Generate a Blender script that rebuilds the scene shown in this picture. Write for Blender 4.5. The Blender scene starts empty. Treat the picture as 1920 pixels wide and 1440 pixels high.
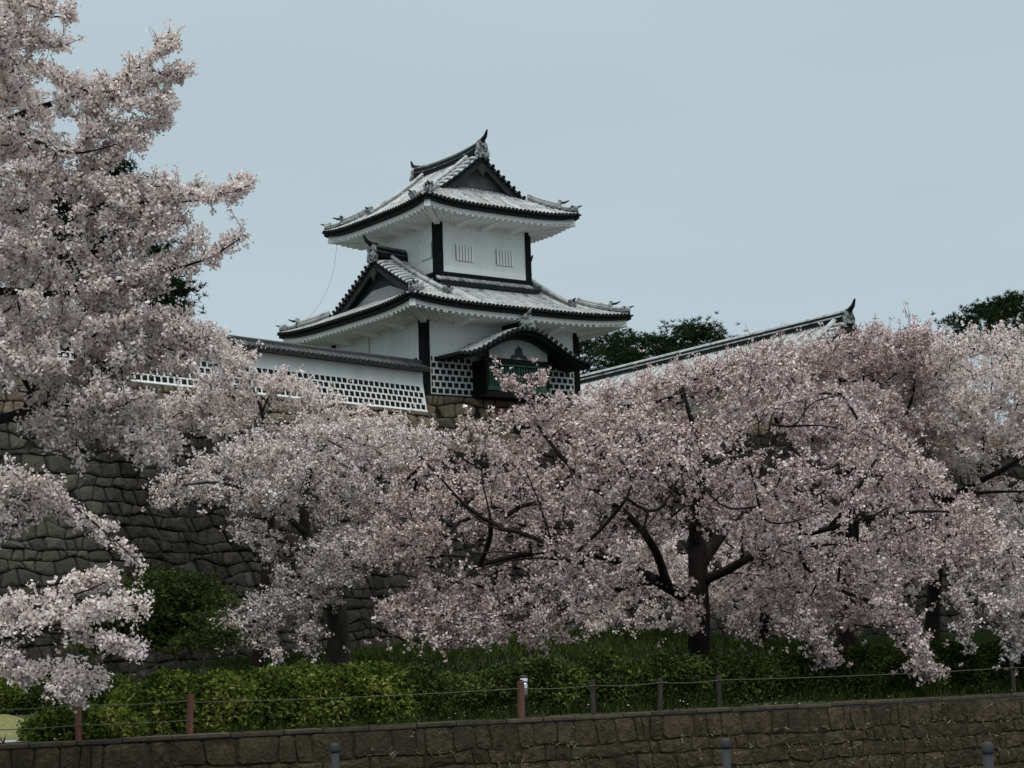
import bpy, math, random
import numpy as np
from mathutils import Matrix, Vector, noise as mnoise

# ------------------------------------------------------------------ camera, sky, sun, exposure
SC = bpy.context.scene
COL = SC.collection
CZ = 3.9                                   # camera height above the road
F_PX, PITCH, ROLL = 3498.2, 0.1437, 0.0330
cp, sp, cr_, sr_ = math.cos(PITCH), math.sin(PITCH), math.cos(ROLL), math.sin(ROLL)
R0, U0, FW = np.array([1, 0, 0.]), np.array([0, -sp, cp]), np.array([0, cp, sp])
RIGHT = cr_ * R0 - sr_ * U0
UP = sr_ * R0 + cr_ * U0
cam_d = bpy.data.cameras.new('camera')
cam = bpy.data.objects.new('camera', cam_d)
COL.objects.link(cam)
cam_d.sensor_width = 36
cam_d.lens = F_PX / 1920 * 36
cam_d.clip_end = 3000
cam_d.clip_start = 0.1
cam.matrix_world = Matrix(((RIGHT[0], UP[0], -FW[0], 0), (RIGHT[1], UP[1], -FW[1], 0),
                           (RIGHT[2], UP[2], -FW[2], CZ), (0, 0, 0, 1)))
SC.camera = cam

SUN_EL, SUN_AZ = math.radians(64), math.radians(165)     # azimuth measured from +Y towards +X
w = bpy.data.worlds.new('World')
SC.world = w
w.use_nodes = True
nt = w.node_tree
bg = nt.nodes['Background']
sky = nt.nodes.new('ShaderNodeTexSky')
sky.sky_type = 'NISHITA'
sky.sun_disc = False
sky.sun_elevation = SUN_EL
sky.sun_rotation = SUN_AZ
sky.dust_density = 4
tc = nt.nodes.new('ShaderNodeTexCoord')
sep = nt.nodes.new('ShaderNodeSeparateXYZ')
nt.links.new(tc.outputs['Generated'], sep.inputs[0])
ramp = nt.nodes.new('ShaderNodeValToRGB')               # overcast: paler towards the zenith
nt.links.new(sep.outputs['Z'], ramp.inputs[0])
SKY_LO, SKY_HI = (0.480, 0.595, 0.650), (0.96, 0.97, 0.96)
ramp.color_ramp.elements[0].position = 0.40
ramp.color_ramp.elements[0].color = (*[c * 0.55 for c in SKY_LO], 1)
ramp.color_ramp.elements[1].position = 0.95
ramp.color_ramp.elements[1].color = (*[c * 0.95 for c in SKY_HI], 1)
cl = nt.nodes.new('ShaderNodeTexNoise')
cl.inputs['Scale'].default_value = 1.6
cl.inputs['Detail'].default_value = 3
mp = nt.nodes.new('ShaderNodeMapping')
mp.inputs['Scale'].default_value = (1, 1, 5)
nt.links.new(tc.outputs['Generated'], mp.inputs[0])
nt.links.new(mp.outputs[0], cl.inputs['Vector'])
mr = nt.nodes.new('ShaderNodeMapRange')
mr.inputs[1].default_value, mr.inputs[2].default_value = 0.3, 0.7
mr.inputs[3].default_value, mr.inputs[4].default_value = 18.2 * 0.955, 18.2 * 1.045
nt.links.new(cl.outputs['Fac'], mr.inputs[0])
sc1 = nt.nodes.new('ShaderNodeVectorMath'); sc1.operation = 'SCALE'
nt.links.new(ramp.outputs[0], sc1.inputs[0])
nt.links.new(mr.outputs[0], sc1.inputs['Scale'])
mixw = nt.nodes.new('ShaderNodeMixRGB')
mixw.inputs[0].default_value = 0.96
nt.links.new(sky.outputs[0], mixw.inputs[1])
nt.links.new(sc1.outputs[0], mixw.inputs[2])
nt.links.new(mixw.outputs[0], bg.inputs[0])
bg.inputs[1].default_value = 0.10

sl = bpy.data.lights.new('sun', 'SUN')
sl.energy = 1.5
sl.angle = math.radians(40)
sl.color = (1, 0.97, 0.93)
so = bpy.data.objects.new('sun', sl)
COL.objects.link(so)
sd = Vector((math.sin(SUN_AZ) * math.cos(SUN_EL), math.cos(SUN_AZ) * math.cos(SUN_EL), math.sin(SUN_EL)))
so.rotation_euler = sd.to_track_quat('Z', 'Y').to_euler()
so.location = (0, 0, 60)
SC.view_settings.view_transform = 'Standard'
SC.view_settings.look = 'None'
SC.view_settings.exposure = 0
SC.view_settings.gamma = 1
SC.render.engine = 'CYCLES'
SC.cycles.max_bounces = 6
SC.cycles.diffuse_bounces = 3
SC.cycles.transmission_bounces = 3

rng = np.random.default_rng(7)
random.seed(7)
mnoise.seed_set(3)

# ------------------------------------------------------------------ helpers
def at(px, py, depth):
    """a point of the place seen in direction (px, py) of the 1920 x 1440 photograph, `depth` metres ahead"""
    px, py, depth = np.asarray(px, float), np.asarray(py, float), np.asarray(depth, float)
    d = RIGHT * ((px - 960) / F_PX)[..., None] - UP * ((py - 720) / F_PX)[..., None] + FW
    p = d * (depth / d[..., 1])[..., None]
    p[..., 2] += CZ
    return p


def atz(px, py, z):
    d = at(px, py, 1.0) - np.array([0, 0, CZ])
    t = (z - CZ) / d[2]
    return d * t + np.array([0, 0, CZ])


def nodes_of(m):
    m.use_nodes = True
    return m.node_tree, m.node_tree.nodes['Principled BSDF']


def mat(name, col, rough=0.8, var=0.25, scale=3.0, bump=0.0, bscale=20.0, tone=False, stain=None, stain_scale=0.5,
        stain_pos=(0.45, 0.6), stretch=(1, 1, 1), metallic=0.0, trans=0.0, tone_amt=0.6, spec=0.3):
    """principled material: base colour varied by noise, optional per-piece tone and large stains"""
    m = bpy.data.materials.new(name)
    t, b = nodes_of(m)
    N, L = t.nodes, t.links
    b.inputs['Roughness'].default_value = rough
    b.inputs['Metallic'].default_value = metallic
    b.inputs['Specular IOR Level'].default_value = spec
    g = N.new('ShaderNodeTexCoord')
    mpn = N.new('ShaderNodeMapping')
    mpn.inputs['Scale'].default_value = stretch
    L.new(g.outputs['Object'], mpn.inputs[0])
    n = N.new('ShaderNodeTexNoise')
    n.inputs['Scale'].default_value = scale
    n.inputs['Detail'].default_value = 5
    n.inputs['Roughness'].default_value = 0.65
    L.new(mpn.outputs[0], n.inputs['Vector'])
    r = N.new('ShaderNodeValToRGB')
    r.color_ramp.elements[0].position = 0.3
    r.color_ramp.elements[1].position = 0.7
    r.color_ramp.elements[0].color = (*[c * (1 - var) for c in col], 1)
    r.color_ramp.elements[1].color = (*[min(1, c * (1 + var)) for c in col], 1)
    L.new(n.outputs['Fac'], r.inputs[0])
    out = r.outputs[0]
    if stain:
        n2 = N.new('ShaderNodeTexNoise')
        n2.inputs['Scale'].default_value = stain_scale
        n2.inputs['Detail'].default_value = 6
        n2.inputs['Roughness'].default_value = 0.7
        L.new(mpn.outputs[0], n2.inputs['Vector'])
        r2 = N.new('ShaderNodeValToRGB')
        r2.color_ramp.elements[0].position = stain_pos[0]
        r2.color_ramp.elements[1].position = stain_pos[1]
        r2.color_ramp.elements[0].color = (0, 0, 0, 1)
        r2.color_ramp.elements[1].color = (1, 1, 1, 1)
        L.new(n2.outputs['Fac'], r2.inputs[0])
        mx = N.new('ShaderNodeMixRGB')
        L.new(r2.outputs[0], mx.inputs[0])
        L.new(out, mx.inputs[1])
        mx.inputs[2].default_value = (*stain, 1)
        out = mx.outputs[0]
    if tone:
        a = N.new('ShaderNodeAttribute')
        a.attribute_name = 'tone'
        mrn = N.new('ShaderNodeMapRange')
        mrn.inputs[3].default_value = 1 - tone_amt
        mrn.inputs[4].default_value = 1 + tone_amt
        L.new(a.outputs['Fac'], mrn.inputs[0])
        sc = N.new('ShaderNodeVectorMath')
        sc.operation = 'SCALE'
        L.new(out, sc.inputs[0])
        L.new(mrn.outputs[0], sc.inputs['Scale'])
        out = sc.outputs[0]
    L.new(out, b.inputs['Base Color'])
    if bump:
        nb = N.new('ShaderNodeTexNoise')
        nb.inputs['Scale'].default_value = bscale
        nb.inputs['Detail'].default_value = 6
        L.new(mpn.outputs[0], nb.inputs['Vector'])
        bp = N.new('ShaderNodeBump')
        bp.inputs['Strength'].default_value = bump
        bp.inputs['Distance'].default_value = 0.05
        L.new(nb.outputs['Fac'], bp.inputs['Height'])
        L.new(bp.outputs[0], b.inputs['Normal'])
    return m


def leafmat(name, stops, trans=0.3, rough=0.7):
    """leaf / petal material: colour chosen by the per-leaf tone, part of the light passes through"""
    m = bpy.data.materials.new(name)
    t, b = nodes_of(m)
    N, L = t.nodes, t.links
    N.remove(b)
    a = N.new('ShaderNodeAttribute')
    a.attribute_name = 'tone'
    r = N.new('ShaderNodeValToRGB')
    els = r.color_ramp.elements
    while len(els) < len(stops):
        els.new(0.5)
    for e, (p, c) in zip(els, stops):
        e.position = p
        e.color = (*c, 1)
    L.new(a.outputs['Fac'], r.inputs[0])
    d = N.new('ShaderNodeBsdfDiffuse')
    tr = N.new('ShaderNodeBsdfTranslucent')
    mx = N.new('ShaderNodeMixShader')
    mx.inputs[0].default_value = trans
    L.new(r.outputs[0], d.inputs[0])
    L.new(r.outputs[0], tr.inputs[0])
    L.new(d.outputs[0], mx.inputs[1])
    L.new(tr.outputs[0], mx.inputs[2])
    L.new(mx.outputs[0], N['Material Output'].inputs[0])
    return m


class MB:
    """collects vertices and faces (with material slots) for ONE mesh object"""
    def __init__(self):
        self.v, self.f, self.mi, self.tone, self.n = [], [], [], [], 0

    def add(self, verts, faces, mi=0, tone=0.5):
        verts = np.asarray(verts, float).reshape(-1, 3)
        self.v.append(verts)
        for q in faces:
            self.f.append([int(i) + self.n for i in q])
            self.mi.append(mi)
        self.tone.append(np.full(len(verts), tone))
        self.n += len(verts)

    def box(self, c, s, mi=0, ax=None, tone=0.5):
        c = np.asarray(c, float)
        s = np.asarray(s, float) / 2
        A = np.eye(3) if ax is None else np.asarray(ax, float)
        v = [c + A[0] * s[0] * i + A[1] * s[1] * j + A[2] * s[2] * k for i in (-1, 1) for j in (-1, 1) for k in (-1, 1)]
        self.add(v, [(0, 1, 3, 2), (4, 6, 7, 5), (0, 4, 5, 1), (2, 3, 7, 6), (0, 2, 6, 4), (1, 5, 7, 3)], mi, tone)

    def tube(self, pts, r, sides=6, mi=0, cap=True, up=(0, 0, 1), tone=0.5, flat=1.0):
        pts = np.asarray(pts, float)
        n = len(pts)
        rr = np.full(n, r) if np.isscalar(r) else np.asarray(r, float)
        t = np.gradient(pts, axis=0)
        t /= np.linalg.norm(t, axis=1)[:, None] + 1e-9
        upv = np.asarray(up, float)
        vs = []
        for i in range(n):
            a = np.cross(t[i], upv)
            if np.linalg.norm(a) < 1e-3:
                a = np.cross(t[i], (1, 0, 0.))
            a /= np.linalg.norm(a)
            b = np.cross(a, t[i])
            for k in range(sides):
                th = 2 * math.pi * k / sides
                vs.append(pts[i] + rr[i] * (math.cos(th) * a + math.sin(th) * b * flat))
        fs = []
        for i in range(n - 1):
            for k in range(sides):
                k2 = (k + 1) % sides
                fs.append((i * sides + k, i * sides + k2, (i + 1) * sides + k2, (i + 1) * sides + k))
        if cap:
            fs.append(tuple(range(sides))[::-1])
            fs.append(tuple((n - 1) * sides + k for k in range(sides)))
        self.add(vs, fs, mi, tone)

    def sheet(self, grid, mi=0, tone=0.5):
        g = np.asarray(grid, float)
        a, b = g.shape[:2]
        fs = [(i * b + j, (i + 1) * b + j, (i + 1) * b + j + 1, i * b + j + 1) for i in range(a - 1) for j in range(b - 1)]
        self.add(g.reshape(-1, 3), fs, mi, tone)

    def prism(self, poly, vec, mi=0):
        """closed outline `poly` (k,3) given thickness by `vec`"""
        p = np.asarray(poly, float)
        k = len(p)
        v = np.vstack([p, p + np.asarray(vec, float)])
        fs = [tuple(range(k))[::-1], tuple(range(k, 2 * k))] + [(i, (i + 1) % k, k + (i + 1) % k, k + i) for i in range(k)]
        self.add(v, fs, mi)

    def build(self, name, mats, parent=None, smooth=False):
        me = bpy.data.meshes.new(name)
        V = np.vstack(self.v)
        me.from_pydata(V.tolist(), [], self.f)
        for m in (mats if isinstance(mats, (list, tuple)) else [mats]):
            me.materials.append(m)
        me.polygons.foreach_set('material_index', np.array(self.mi, dtype=np.int32))
        if smooth:
            me.polygons.foreach_set('use_smooth', np.ones(len(self.f), dtype=bool))
        at_ = me.attributes.new('tone', 'FLOAT', 'POINT')
        at_.data.foreach_set('value', np.concatenate(self.tone).astype(np.float32))
        me.update()
        o = bpy.data.objects.new(name, me)
        COL.objects.link(o)
        o.parent = parent
        return o


def quads(name, V, tone, m, parent=None):
    """one mesh of many loose quads: V (n,4,3), tone (n,)"""
    n = len(V)
    me = bpy.data.meshes.new(name)
    me.vertices.add(n * 4)
    me.vertices.foreach_set('co', V.reshape(-1).astype(np.float32))
    me.loops.add(n * 4)
    me.loops.foreach_set('vertex_index', np.arange(n * 4, dtype=np.int32))
    me.polygons.add(n)
    me.polygons.foreach_set('loop_start', np.arange(n, dtype=np.int32) * 4)
    me.materials.append(m)
    a = me.attributes.new('tone', 'FLOAT', 'POINT')
    a.data.foreach_set('value', np.repeat(tone, 4).astype(np.float32))
    me.update(calc_edges=True)
    o = bpy.data.objects.new(name, me)
    COL.objects.link(o)
    o.parent = parent
    return o


def tag(o, label=None, cat=None, group=None, kind=None):
    if label: o['label'] = label
    if cat: o['category'] = cat
    if group: o['group'] = group
    if kind: o['kind'] = kind
    return o


def empty(name, loc=(0, 0, 0), rz=0.0):
    o = bpy.data.objects.new(name, None)
    COL.objects.link(o)
    o.location = loc
    o.rotation_euler = (0, 0, rz)
    o.empty_display_size = 0.3
    return o


def unit(a):
    return a / (np.linalg.norm(a, axis=-1, keepdims=True) + 1e-9)


def fbm(p, s):
    return mnoise.noise(Vector(p) * s)


# ------------------------------------------------------------------ materials
M = {}
M['plaster'] = mat('white_plaster', (0.80, 0.81, 0.79), 0.85, 0.03, 1.5, stain=(0.64, 0.65, 0.635), stain_scale=0.9, stain_pos=(0.45, 0.8), stretch=(1, 1, 0.45))
M['plaster_grey'] = mat('pale_grey_plaster', (0.66, 0.67, 0.655), 0.9, 0.04, 1.2, stain=(0.55, 0.56, 0.545), stain_scale=0.7, stain_pos=(0.45, 0.75), stretch=(1, 1, 0.45))  # lower storey, a greyer tone than the upper wall
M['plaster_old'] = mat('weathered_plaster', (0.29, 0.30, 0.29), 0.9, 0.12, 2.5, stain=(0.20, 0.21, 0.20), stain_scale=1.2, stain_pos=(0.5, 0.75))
M['plaster_white'] = mat('fresh_white_plaster', (0.86, 0.87, 0.85), 0.8, 0.02, 2)
M['black_tile'] = mat('black_wall_tile', (0.013, 0.015, 0.015), 0.7, 0.5, 6, tone=True, tone_amt=0.5, spec=0.08)
M['black_wood'] = mat('black_wood', (0.010, 0.011, 0.011), 0.8, 0.4, 4, bump=0.2, spec=0.08)
M['pan'] = mat('lead_roof_pan', (0.12, 0.13, 0.13), 0.65, 0.35, 2.5, stain=(0.04, 0.045, 0.045), stain_scale=1.6, stain_pos=(0.48, 0.62))
M['cover'] = mat('lead_roof_roll', (0.44, 0.46, 0.455), 0.6, 0.25, 3.5, stain=(0.10, 0.11, 0.11), stain_scale=2.6, stain_pos=(0.50, 0.66), tone=True, tone_amt=0.25)
M['dark_tile'] = mat('dark_roof_edge', (0.013, 0.016, 0.016), 0.7, 0.4, 5, spec=0.12)
M['ridge'] = mat('grey_ridge_tile', (0.09, 0.10, 0.10), 0.6, 0.5, 6, stain=(0.40, 0.41, 0.40), stain_scale=3.5, stain_pos=(0.56, 0.66))
M['ornament'] = mat('grey_ornament', (0.33, 0.35, 0.34), 0.6, 0.5, 7, stain=(0.04, 0.045, 0.045), stain_scale=5, stain_pos=(0.46, 0.56))
M['wall_roof'] = mat('dark_wall_roof_tile', (0.040, 0.044, 0.046), 0.5, 0.4, 5, tone=True, tone_amt=0.3)
M['gable'] = mat('grey_gable_board', (0.085, 0.09, 0.088), 0.75, 0.3, 3)
M['gable_dark'] = mat('dark_gable_board', (0.022, 0.026, 0.025), 0.7, 0.3, 3)
M['green'] = mat('green_copper', (0.012, 0.052, 0.036), 0.6, 0.35, 4, stain=(0.03, 0.095, 0.066), stain_scale=2, stain_pos=(0.5, 0.7))
M['slot'] = mat('window_slot', (0.10, 0.105, 0.105), 0.9, 0.1)
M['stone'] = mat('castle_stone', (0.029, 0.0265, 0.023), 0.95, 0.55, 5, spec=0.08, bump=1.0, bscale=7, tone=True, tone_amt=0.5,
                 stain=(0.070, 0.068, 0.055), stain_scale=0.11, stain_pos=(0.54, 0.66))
M['stone_shaded'] = mat('shaded_castle_stone', (0.022, 0.020, 0.018), 0.95, 0.55, 5, spec=0.08, bump=1.0, bscale=7, tone=True, tone_amt=0.5)  # castle stone darkened: shade of the tree crowns put into the colour
M['stone_tan'] = mat('tan_stone', (0.125, 0.103, 0.070), 0.95, 0.45, 3, bump=0.6, bscale=6, tone=True, tone_amt=0.35,
                     stain=(0.23, 0.12, 0.06), stain_scale=0.5, stain_pos=(0.55, 0.68))
M['joint'] = mat('dark_joint_earth', (0.012, 0.011, 0.010), 1.0, 0.3)
M['soil_joint'] = mat('soil_filled_joint', (0.034, 0.028, 0.017), 1.0, 0.5, 7, spec=0.05)
M['kerbstone'] = mat('mossy_wall_stone', (0.056, 0.045, 0.028), 0.95, 0.55, 6, bump=1.0, bscale=14, tone=True, tone_amt=0.25, spec=0.08,
                     stain=(0.034, 0.030, 0.020), stain_scale=0.55, stain_pos=(0.46, 0.6))
M['coping'] = mat('coping_stone', (0.060, 0.050, 0.033), 0.95, 0.35, 4, bump=0.6, bscale=10, tone=True, tone_amt=0.3)
M['earth'] = mat('dark_earth', (0.040, 0.040, 0.024), 1.0, 0.4, 1.5, bump=0.5, bscale=6, stain=(0.028, 0.045, 0.014), stain_scale=0.3)
M['lawn'] = mat('pale_lawn', (0.165, 0.170, 0.060), 1.0, 0.25, 6, bump=0.4, bscale=30)
M['concrete'] = mat('pale_concrete', (0.40, 0.39, 0.36), 0.9, 0.2, 5, bump=0.2)
M['asphalt'] = mat('asphalt', (0.05, 0.05, 0.052), 0.9, 0.25, 30, bump=0.3, bscale=80)
M['paving'] = mat('grey_paving', (0.22, 0.22, 0.21), 0.9, 0.2, 8)
M['bark'] = mat('cherry_bark', (0.017, 0.014, 0.013), 0.95, 0.45, 6, spec=0.1, bump=1.0, bscale=12, stretch=(1, 1, 0.35), stain=(0.055, 0.055, 0.048), stain_scale=1.5, stain_pos=(0.56, 0.7))
M['bark_grey'] = mat('grey_bark', (0.036, 0.033, 0.030), 0.95, 0.5, 5, bump=1.0, bscale=9, stretch=(1, 1, 0.3))
M['bark_young'] = mat('young_bark', (0.075, 0.070, 0.058), 0.9, 0.3, 8)
M['post_red'] = mat('red_brown_post', (0.125, 0.056, 0.036), 0.8, 0.35, 9, bump=0.3, stretch=(1, 1, 0.2))
M['post_grey'] = mat('grey_brown_post', (0.045, 0.036, 0.031), 0.9, 0.35, 9, bump=0.3, stretch=(1, 1, 0.2))
M['rope'] = mat('pale_rope', (0.085, 0.085, 0.055), 0.95, 0.3, 20)
M['steel'] = mat('grey_painted_steel', (0.024, 0.028, 0.030), 0.7, 0.2, 6)
M['chrome'] = mat('bright_steel', (0.75, 0.76, 0.77), 0.22, 0.05, 4, metallic=1.0)
M['lamp_black'] = mat('black_lamp_metal', (0.02, 0.02, 0.022), 0.5, 0.2)
M['glass'] = mat('lamp_glass', (0.75, 0.78, 0.80), 0.08, 0.03, spec=0.8)
M['wire'] = mat('grey_wire', (0.34, 0.36, 0.37), 0.6, 0.1)
PINK = leafmat('pink_blossom', [(0.0, (0.10, 0.040, 0.036)), (0.10, (0.24, 0.12, 0.115)), (0.18, (0.48, 0.375, 0.36)), (0.6, (0.67, 0.56, 0.54)), (1.0, (0.87, 0.79, 0.765))], 0.15)
CREAM = leafmat('cream_pink_blossom', [(0.0, (0.12, 0.05, 0.04)), (0.10, (0.28, 0.16, 0.14)), (0.18, (0.68, 0.565, 0.53)), (0.6, (0.85, 0.775, 0.745)), (1.0, (0.93, 0.89, 0.87))], 0.30)
WHITE = leafmat('white_blossom', [(0.0, (0.11, 0.055, 0.045)), (0.10, (0.26, 0.17, 0.155)), (0.18, (0.54, 0.46, 0.44)), (0.6, (0.73, 0.66, 0.635)), (1.0, (0.88, 0.84, 0.82))], 0.15)
AZALEA = leafmat('azalea_leaf', [(0.0, (0.014, 0.026, 0.007)), (0.45, (0.070, 0.105, 0.020)), (0.8, (0.16, 0.19, 0.040)), (1.0, (0.27, 0.26, 0.08))], 0.25)
HEDGE = leafmat('dark_hedge_leaf', [(0.0, (0.010, 0.017, 0.006)), (0.5, (0.038, 0.060, 0.015)), (1.0, (0.115, 0.145, 0.040))], 0.2)
GRASS = leafmat('grass_blade', [(0.0, (0.009, 0.016, 0.005)), (0.6, (0.028, 0.044, 0.012)), (1.0, (0.070, 0.090, 0.026))], 0.25)
MOUND = leafmat('mound_grass', [(0.0, (0.020, 0.034, 0.008)), (0.6, (0.060, 0.094, 0.020)), (1.0, (0.12, 0.155, 0.040))], 0.25)
DRY = leafmat('dry_stalk', [(0.0, (0.10, 0.085, 0.045)), (0.6, (0.24, 0.21, 0.13)), (1.0, (0.40, 0.36, 0.25))], 0.2)
MAPLE = leafmat('young_tree_leaf', [(0.0, (0.010, 0.018, 0.008)), (0.6, (0.042, 0.060, 0.018)), (1.0, (0.110, 0.130, 0.038))], 0.3)
NEEDLE = leafmat('pine_needle', [(0.0, (0.007, 0.014, 0.007)), (0.6, (0.020, 0.034, 0.013)), (1.0, (0.050, 0.068, 0.024))], 0.1)

# ------------------------------------------------------------------ ground: road, terrace, castle platform
EL = at(0, 1392, 35.2)[:2]                      # the edge of the planted terrace, left and right in the view
ER = at(1920, 1296, 46.3)[:2]
E_DIR = unit(ER - EL)
E_NRM = np.array([-E_DIR[1], E_DIR[0]])         # away from the road
EDGE_Z = CZ - 1.35


def edge_pt(a, d, z):
    p = EL + E_DIR * a + E_NRM * d
    return np.array([p[0], p[1], z])


def ground_z(x, y):
    p = np.array([x, y]) - EL
    a, d = p @ E_DIR, p @ E_NRM
    k = min(1, max(0, (a - 4) / 9))
    k = k * k * (3 - 2 * k)
    t = min(1, max(0, (d - 1.5) / 26))
    t = t * t * (3 - 2 * t)
    z = EDGE_Z + (0.25 + 1.15 * k) * t
    # a grassy mound before the stone base
    m = at(1190, 1200, 63)
    z += 0.75 * math.exp(-(((x - m[0]) / 5.0) ** 2 + ((y - m[1]) / 3.2) ** 2))
    m = at(860, 1230, 62)
    z += 0.35 * math.exp(-(((x - m[0]) / 4.0) ** 2 + ((y - m[1]) / 3.0) ** 2))
    z += 0.05 * fbm((x, y, 0), 0.5) * min(1, max(0, d))
    return z


def patch(name, a0, a1, d0, d1, na, nd, m, dz=0.0, flat=None):
    b = MB()
    g = []
    for i in range(na + 1):
        row = []
        for j in range(nd + 1):
            p = EL + E_DIR * (a0 + (a1 - a0) * i / na) + E_NRM * (d0 + (d1 - d0) * j / nd)
            row.append((p[0], p[1], (ground_z(p[0], p[1]) if flat is None else flat) + dz))
        g.append(row)
    b.sheet(g)
    return tag(b.build(name, m, smooth=True), kind='structure')


b = MB()
b.sheet([[(-900, -300, 0), (-900, 1500, 0)], [(900, -300, 0), (900, 1500, 0)]])
tag(b.build('road', M['asphalt']), kind='structure')
patch('terrace_ground', -60, 90, 0.0, 60, 110, 70, M['earth'])
patch('lawn', -22, 3.4, 2.2, 19, 30, 24, M['lawn'], dz=0.012)
patch('path', -22, 1.2, 0.45, 2.1, 24, 3, M['concrete'], dz=0.012)
# raised pavement on the camera's side of the road
b = MB()
pv = at(628, 1393, 15.8)
q0 = np.array([-60., 18.5]); q1 = np.array([60., 9.0])
b.prism([(-60, 21.0, 0), (60, 4.0, 0), (60, -30, 0), (-60, -30, 0)], (0, 0, CZ - 1.72))
tag(b.build('pavement', M['paving']), kind='structure')


# ------------------------------------------------------------------ stone facing
def stones(mb, S, L, H, w, h, depth=0.1, gap=0.035, mi_fn=None, seed=1, wob=0.25, tlt=0.42):
    """irregular coursed stones: S(a, b) -> point, b up the face; every stone a bulging polygon"""
    r = np.random.default_rng(seed)

    def nrm(a, b):
        e = 0.05
        n = np.cross(S(a + e, b) - S(a - e, b), S(a, b + e) - S(a, b - e))
        return unit(n)
    bounds = [0.0]
    while bounds[-1] < H - h * 0.5:
        bounds.append(bounds[-1] + h * r.uniform(0.75, 1.3))
    bounds[-1] = H
    nb = len(bounds)

    def bd(k, a):
        if k == 0 or k == nb - 1:
            return bounds[k]
        return bounds[k] + wob * h * (mnoise.noise(Vector((a / w * 0.55, k * 7.3, seed))) * 1.6)
    for k in range(nb - 1):
        a = -r.uniform(0, w)
        tilt0 = 0.0
        while a < L:
            ww = w * r.choice([0.42, 0.75, 1.0, 1.3, 1.7], p=[.22, .22, .2, .18, .18]) * r.uniform(0.85, 1.15)
            a2 = a + ww
            tilt1 = r.uniform(-tlt, tlt) * h
            if a2 > 0 and a < L:
                bl, br = (a + tilt0 * -.5, a2 + tilt1 * -.5)
                tl, tr = (a + tilt0 * .5, a2 + tilt1 * .5)
                bl, br, tl, tr = [min(max(q, 0), L) for q in (bl, br, tl, tr)]
                if br - bl > 0.12 and tr - tl > 0.12:
                    c = 0.07 + 0.13 * r.random()
                    bm, tm = bl + (br - bl) * r.uniform(.35, .65), tl + (tr - tl) * r.uniform(.35, .65)
                    P = []
                    B0, B1, Bm = bd(k, bl), bd(k, br), bd(k, bm)
                    T0, T1, Tm = bd(k + 1, tl), bd(k + 1, tr), bd(k + 1, tm)
                    hh = ((T0 - B0) + (T1 - B1)) / 2
                    wd = br - bl
                    P = [(bl + c * wd * .6, B0), (bm, Bm), (br - c * wd * .6, B1), (br, B1 + c * hh), (tr, T1 - c * hh),
                         (tr - c * wd * .6, T1), (tm, Tm), (tl + c * wd * .6, T0), (tl, T0 - c * hh), (bl, B0 + c * hh)]
                    P = np.array(P)
                    cen = P.mean(0)
                    n = nrm(*cen)
                    dd = depth * r.uniform(0.5, 1.3)
                    tx, tz = r.uniform(-.08, .08, 2)
                    ext = np.abs(P - cen).max(0)
                    g = 1 - gap / np.maximum(ext, 0.1)
                    vs = []
                    for s_, dep in ((1.0, -0.02), (0.93, dd * .7), (0.62, dd)):
                        for q in P:
                            uv = cen + (q - cen) * g * s_
                            off = (uv - cen)
                            vs.append(S(*uv) + n * (dep + (off[0] * tx + off[1] * tz) * (s_ < 1) + (r.uniform(-.012, .012) if s_ < 1 else 0)))
                    vs.append(S(*cen) + n * (dd + 0.02))
                    m_ = 10
                    fs = []
                    for ring in range(2):
                        for i in range(m_):
                            j = (i + 1) % m_
                            fs.append((ring * m_ + i, ring * m_ + j, (ring + 1) * m_ + j, (ring + 1) * m_ + i))
                    for i in range(m_):
                        fs.append((2 * m_ + i, 2 * m_ + (i + 1) % m_, 3 * m_))
                    mi = mi_fn(cen[0], cen[1], r) if mi_fn else 0
                    mb.add(vs, fs, mi, float(np.clip(r.normal(.5, .22), 0, 1)))
            a = a2
            tilt0 = tilt1
    return mb


def back_sheet(S, L, H, nseg, mats, name, parent, off=0.05, nb=6):
    b = MB()
    b.sheet([[S(L * i / nseg, H * j / nb) for j in range(nb + 1)] for i in range(nseg + 1)])
    return b.build(name, mats, parent)


# low wall that holds the terrace above the road
ret = tag(empty('retaining_wall', edge_pt(22, 0, 0)),
          'low mossy brown stone retaining wall along the road below the hedges', 'retaining wall')
ret_inv = -np.array(ret.location)


def S_ret(a, b_):
    p = edge_pt(a - 25, -0.30 * (1 - b_ / (EDGE_Z - 0.09)), b_)
    return p + ret_inv


RL = 95
b = MB()
stones(b, S_ret, RL, EDGE_Z - 0.10, 0.50, 0.38, 0.03, 0.010, None, 5, 0.16, 0.15)
b.build('stone_face', [M['kerbstone']], ret)
b = MB()
b.sheet([[S_ret(RL * i / 40, (EDGE_Z - .14) * j / 3) + np.array([E_NRM[0], E_NRM[1], 0]) * 0.012 for j in range(4)] for i in range(41)])
b.build('joint_backing', M['soil_joint'], ret)
b = MB()
a = 0.0
r_ = np.random.default_rng(3)
while a < RL:
    l = r_.uniform(0.7, 1.2)
    jz = r_.uniform(-.012, .012)
    c = edge_pt(a - 25 + l / 2, 0.15, EDGE_Z - 0.045 + jz) + ret_inv
    ax = [np.array([*E_DIR, 0]), np.array([*E_NRM, 0]), np.array([0, 0, 1.])]
    b.box(c, (l - 0.015, 0.34 + r_.uniform(-.03, .03), 0.09), 0, ax, r_.random())
    a += l
cop = b.build('coping', M['coping'], ret)
bv = cop.modifiers.new('bevel', 'BEVEL'); bv.width = 0.02; bv.segments = 2

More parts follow.
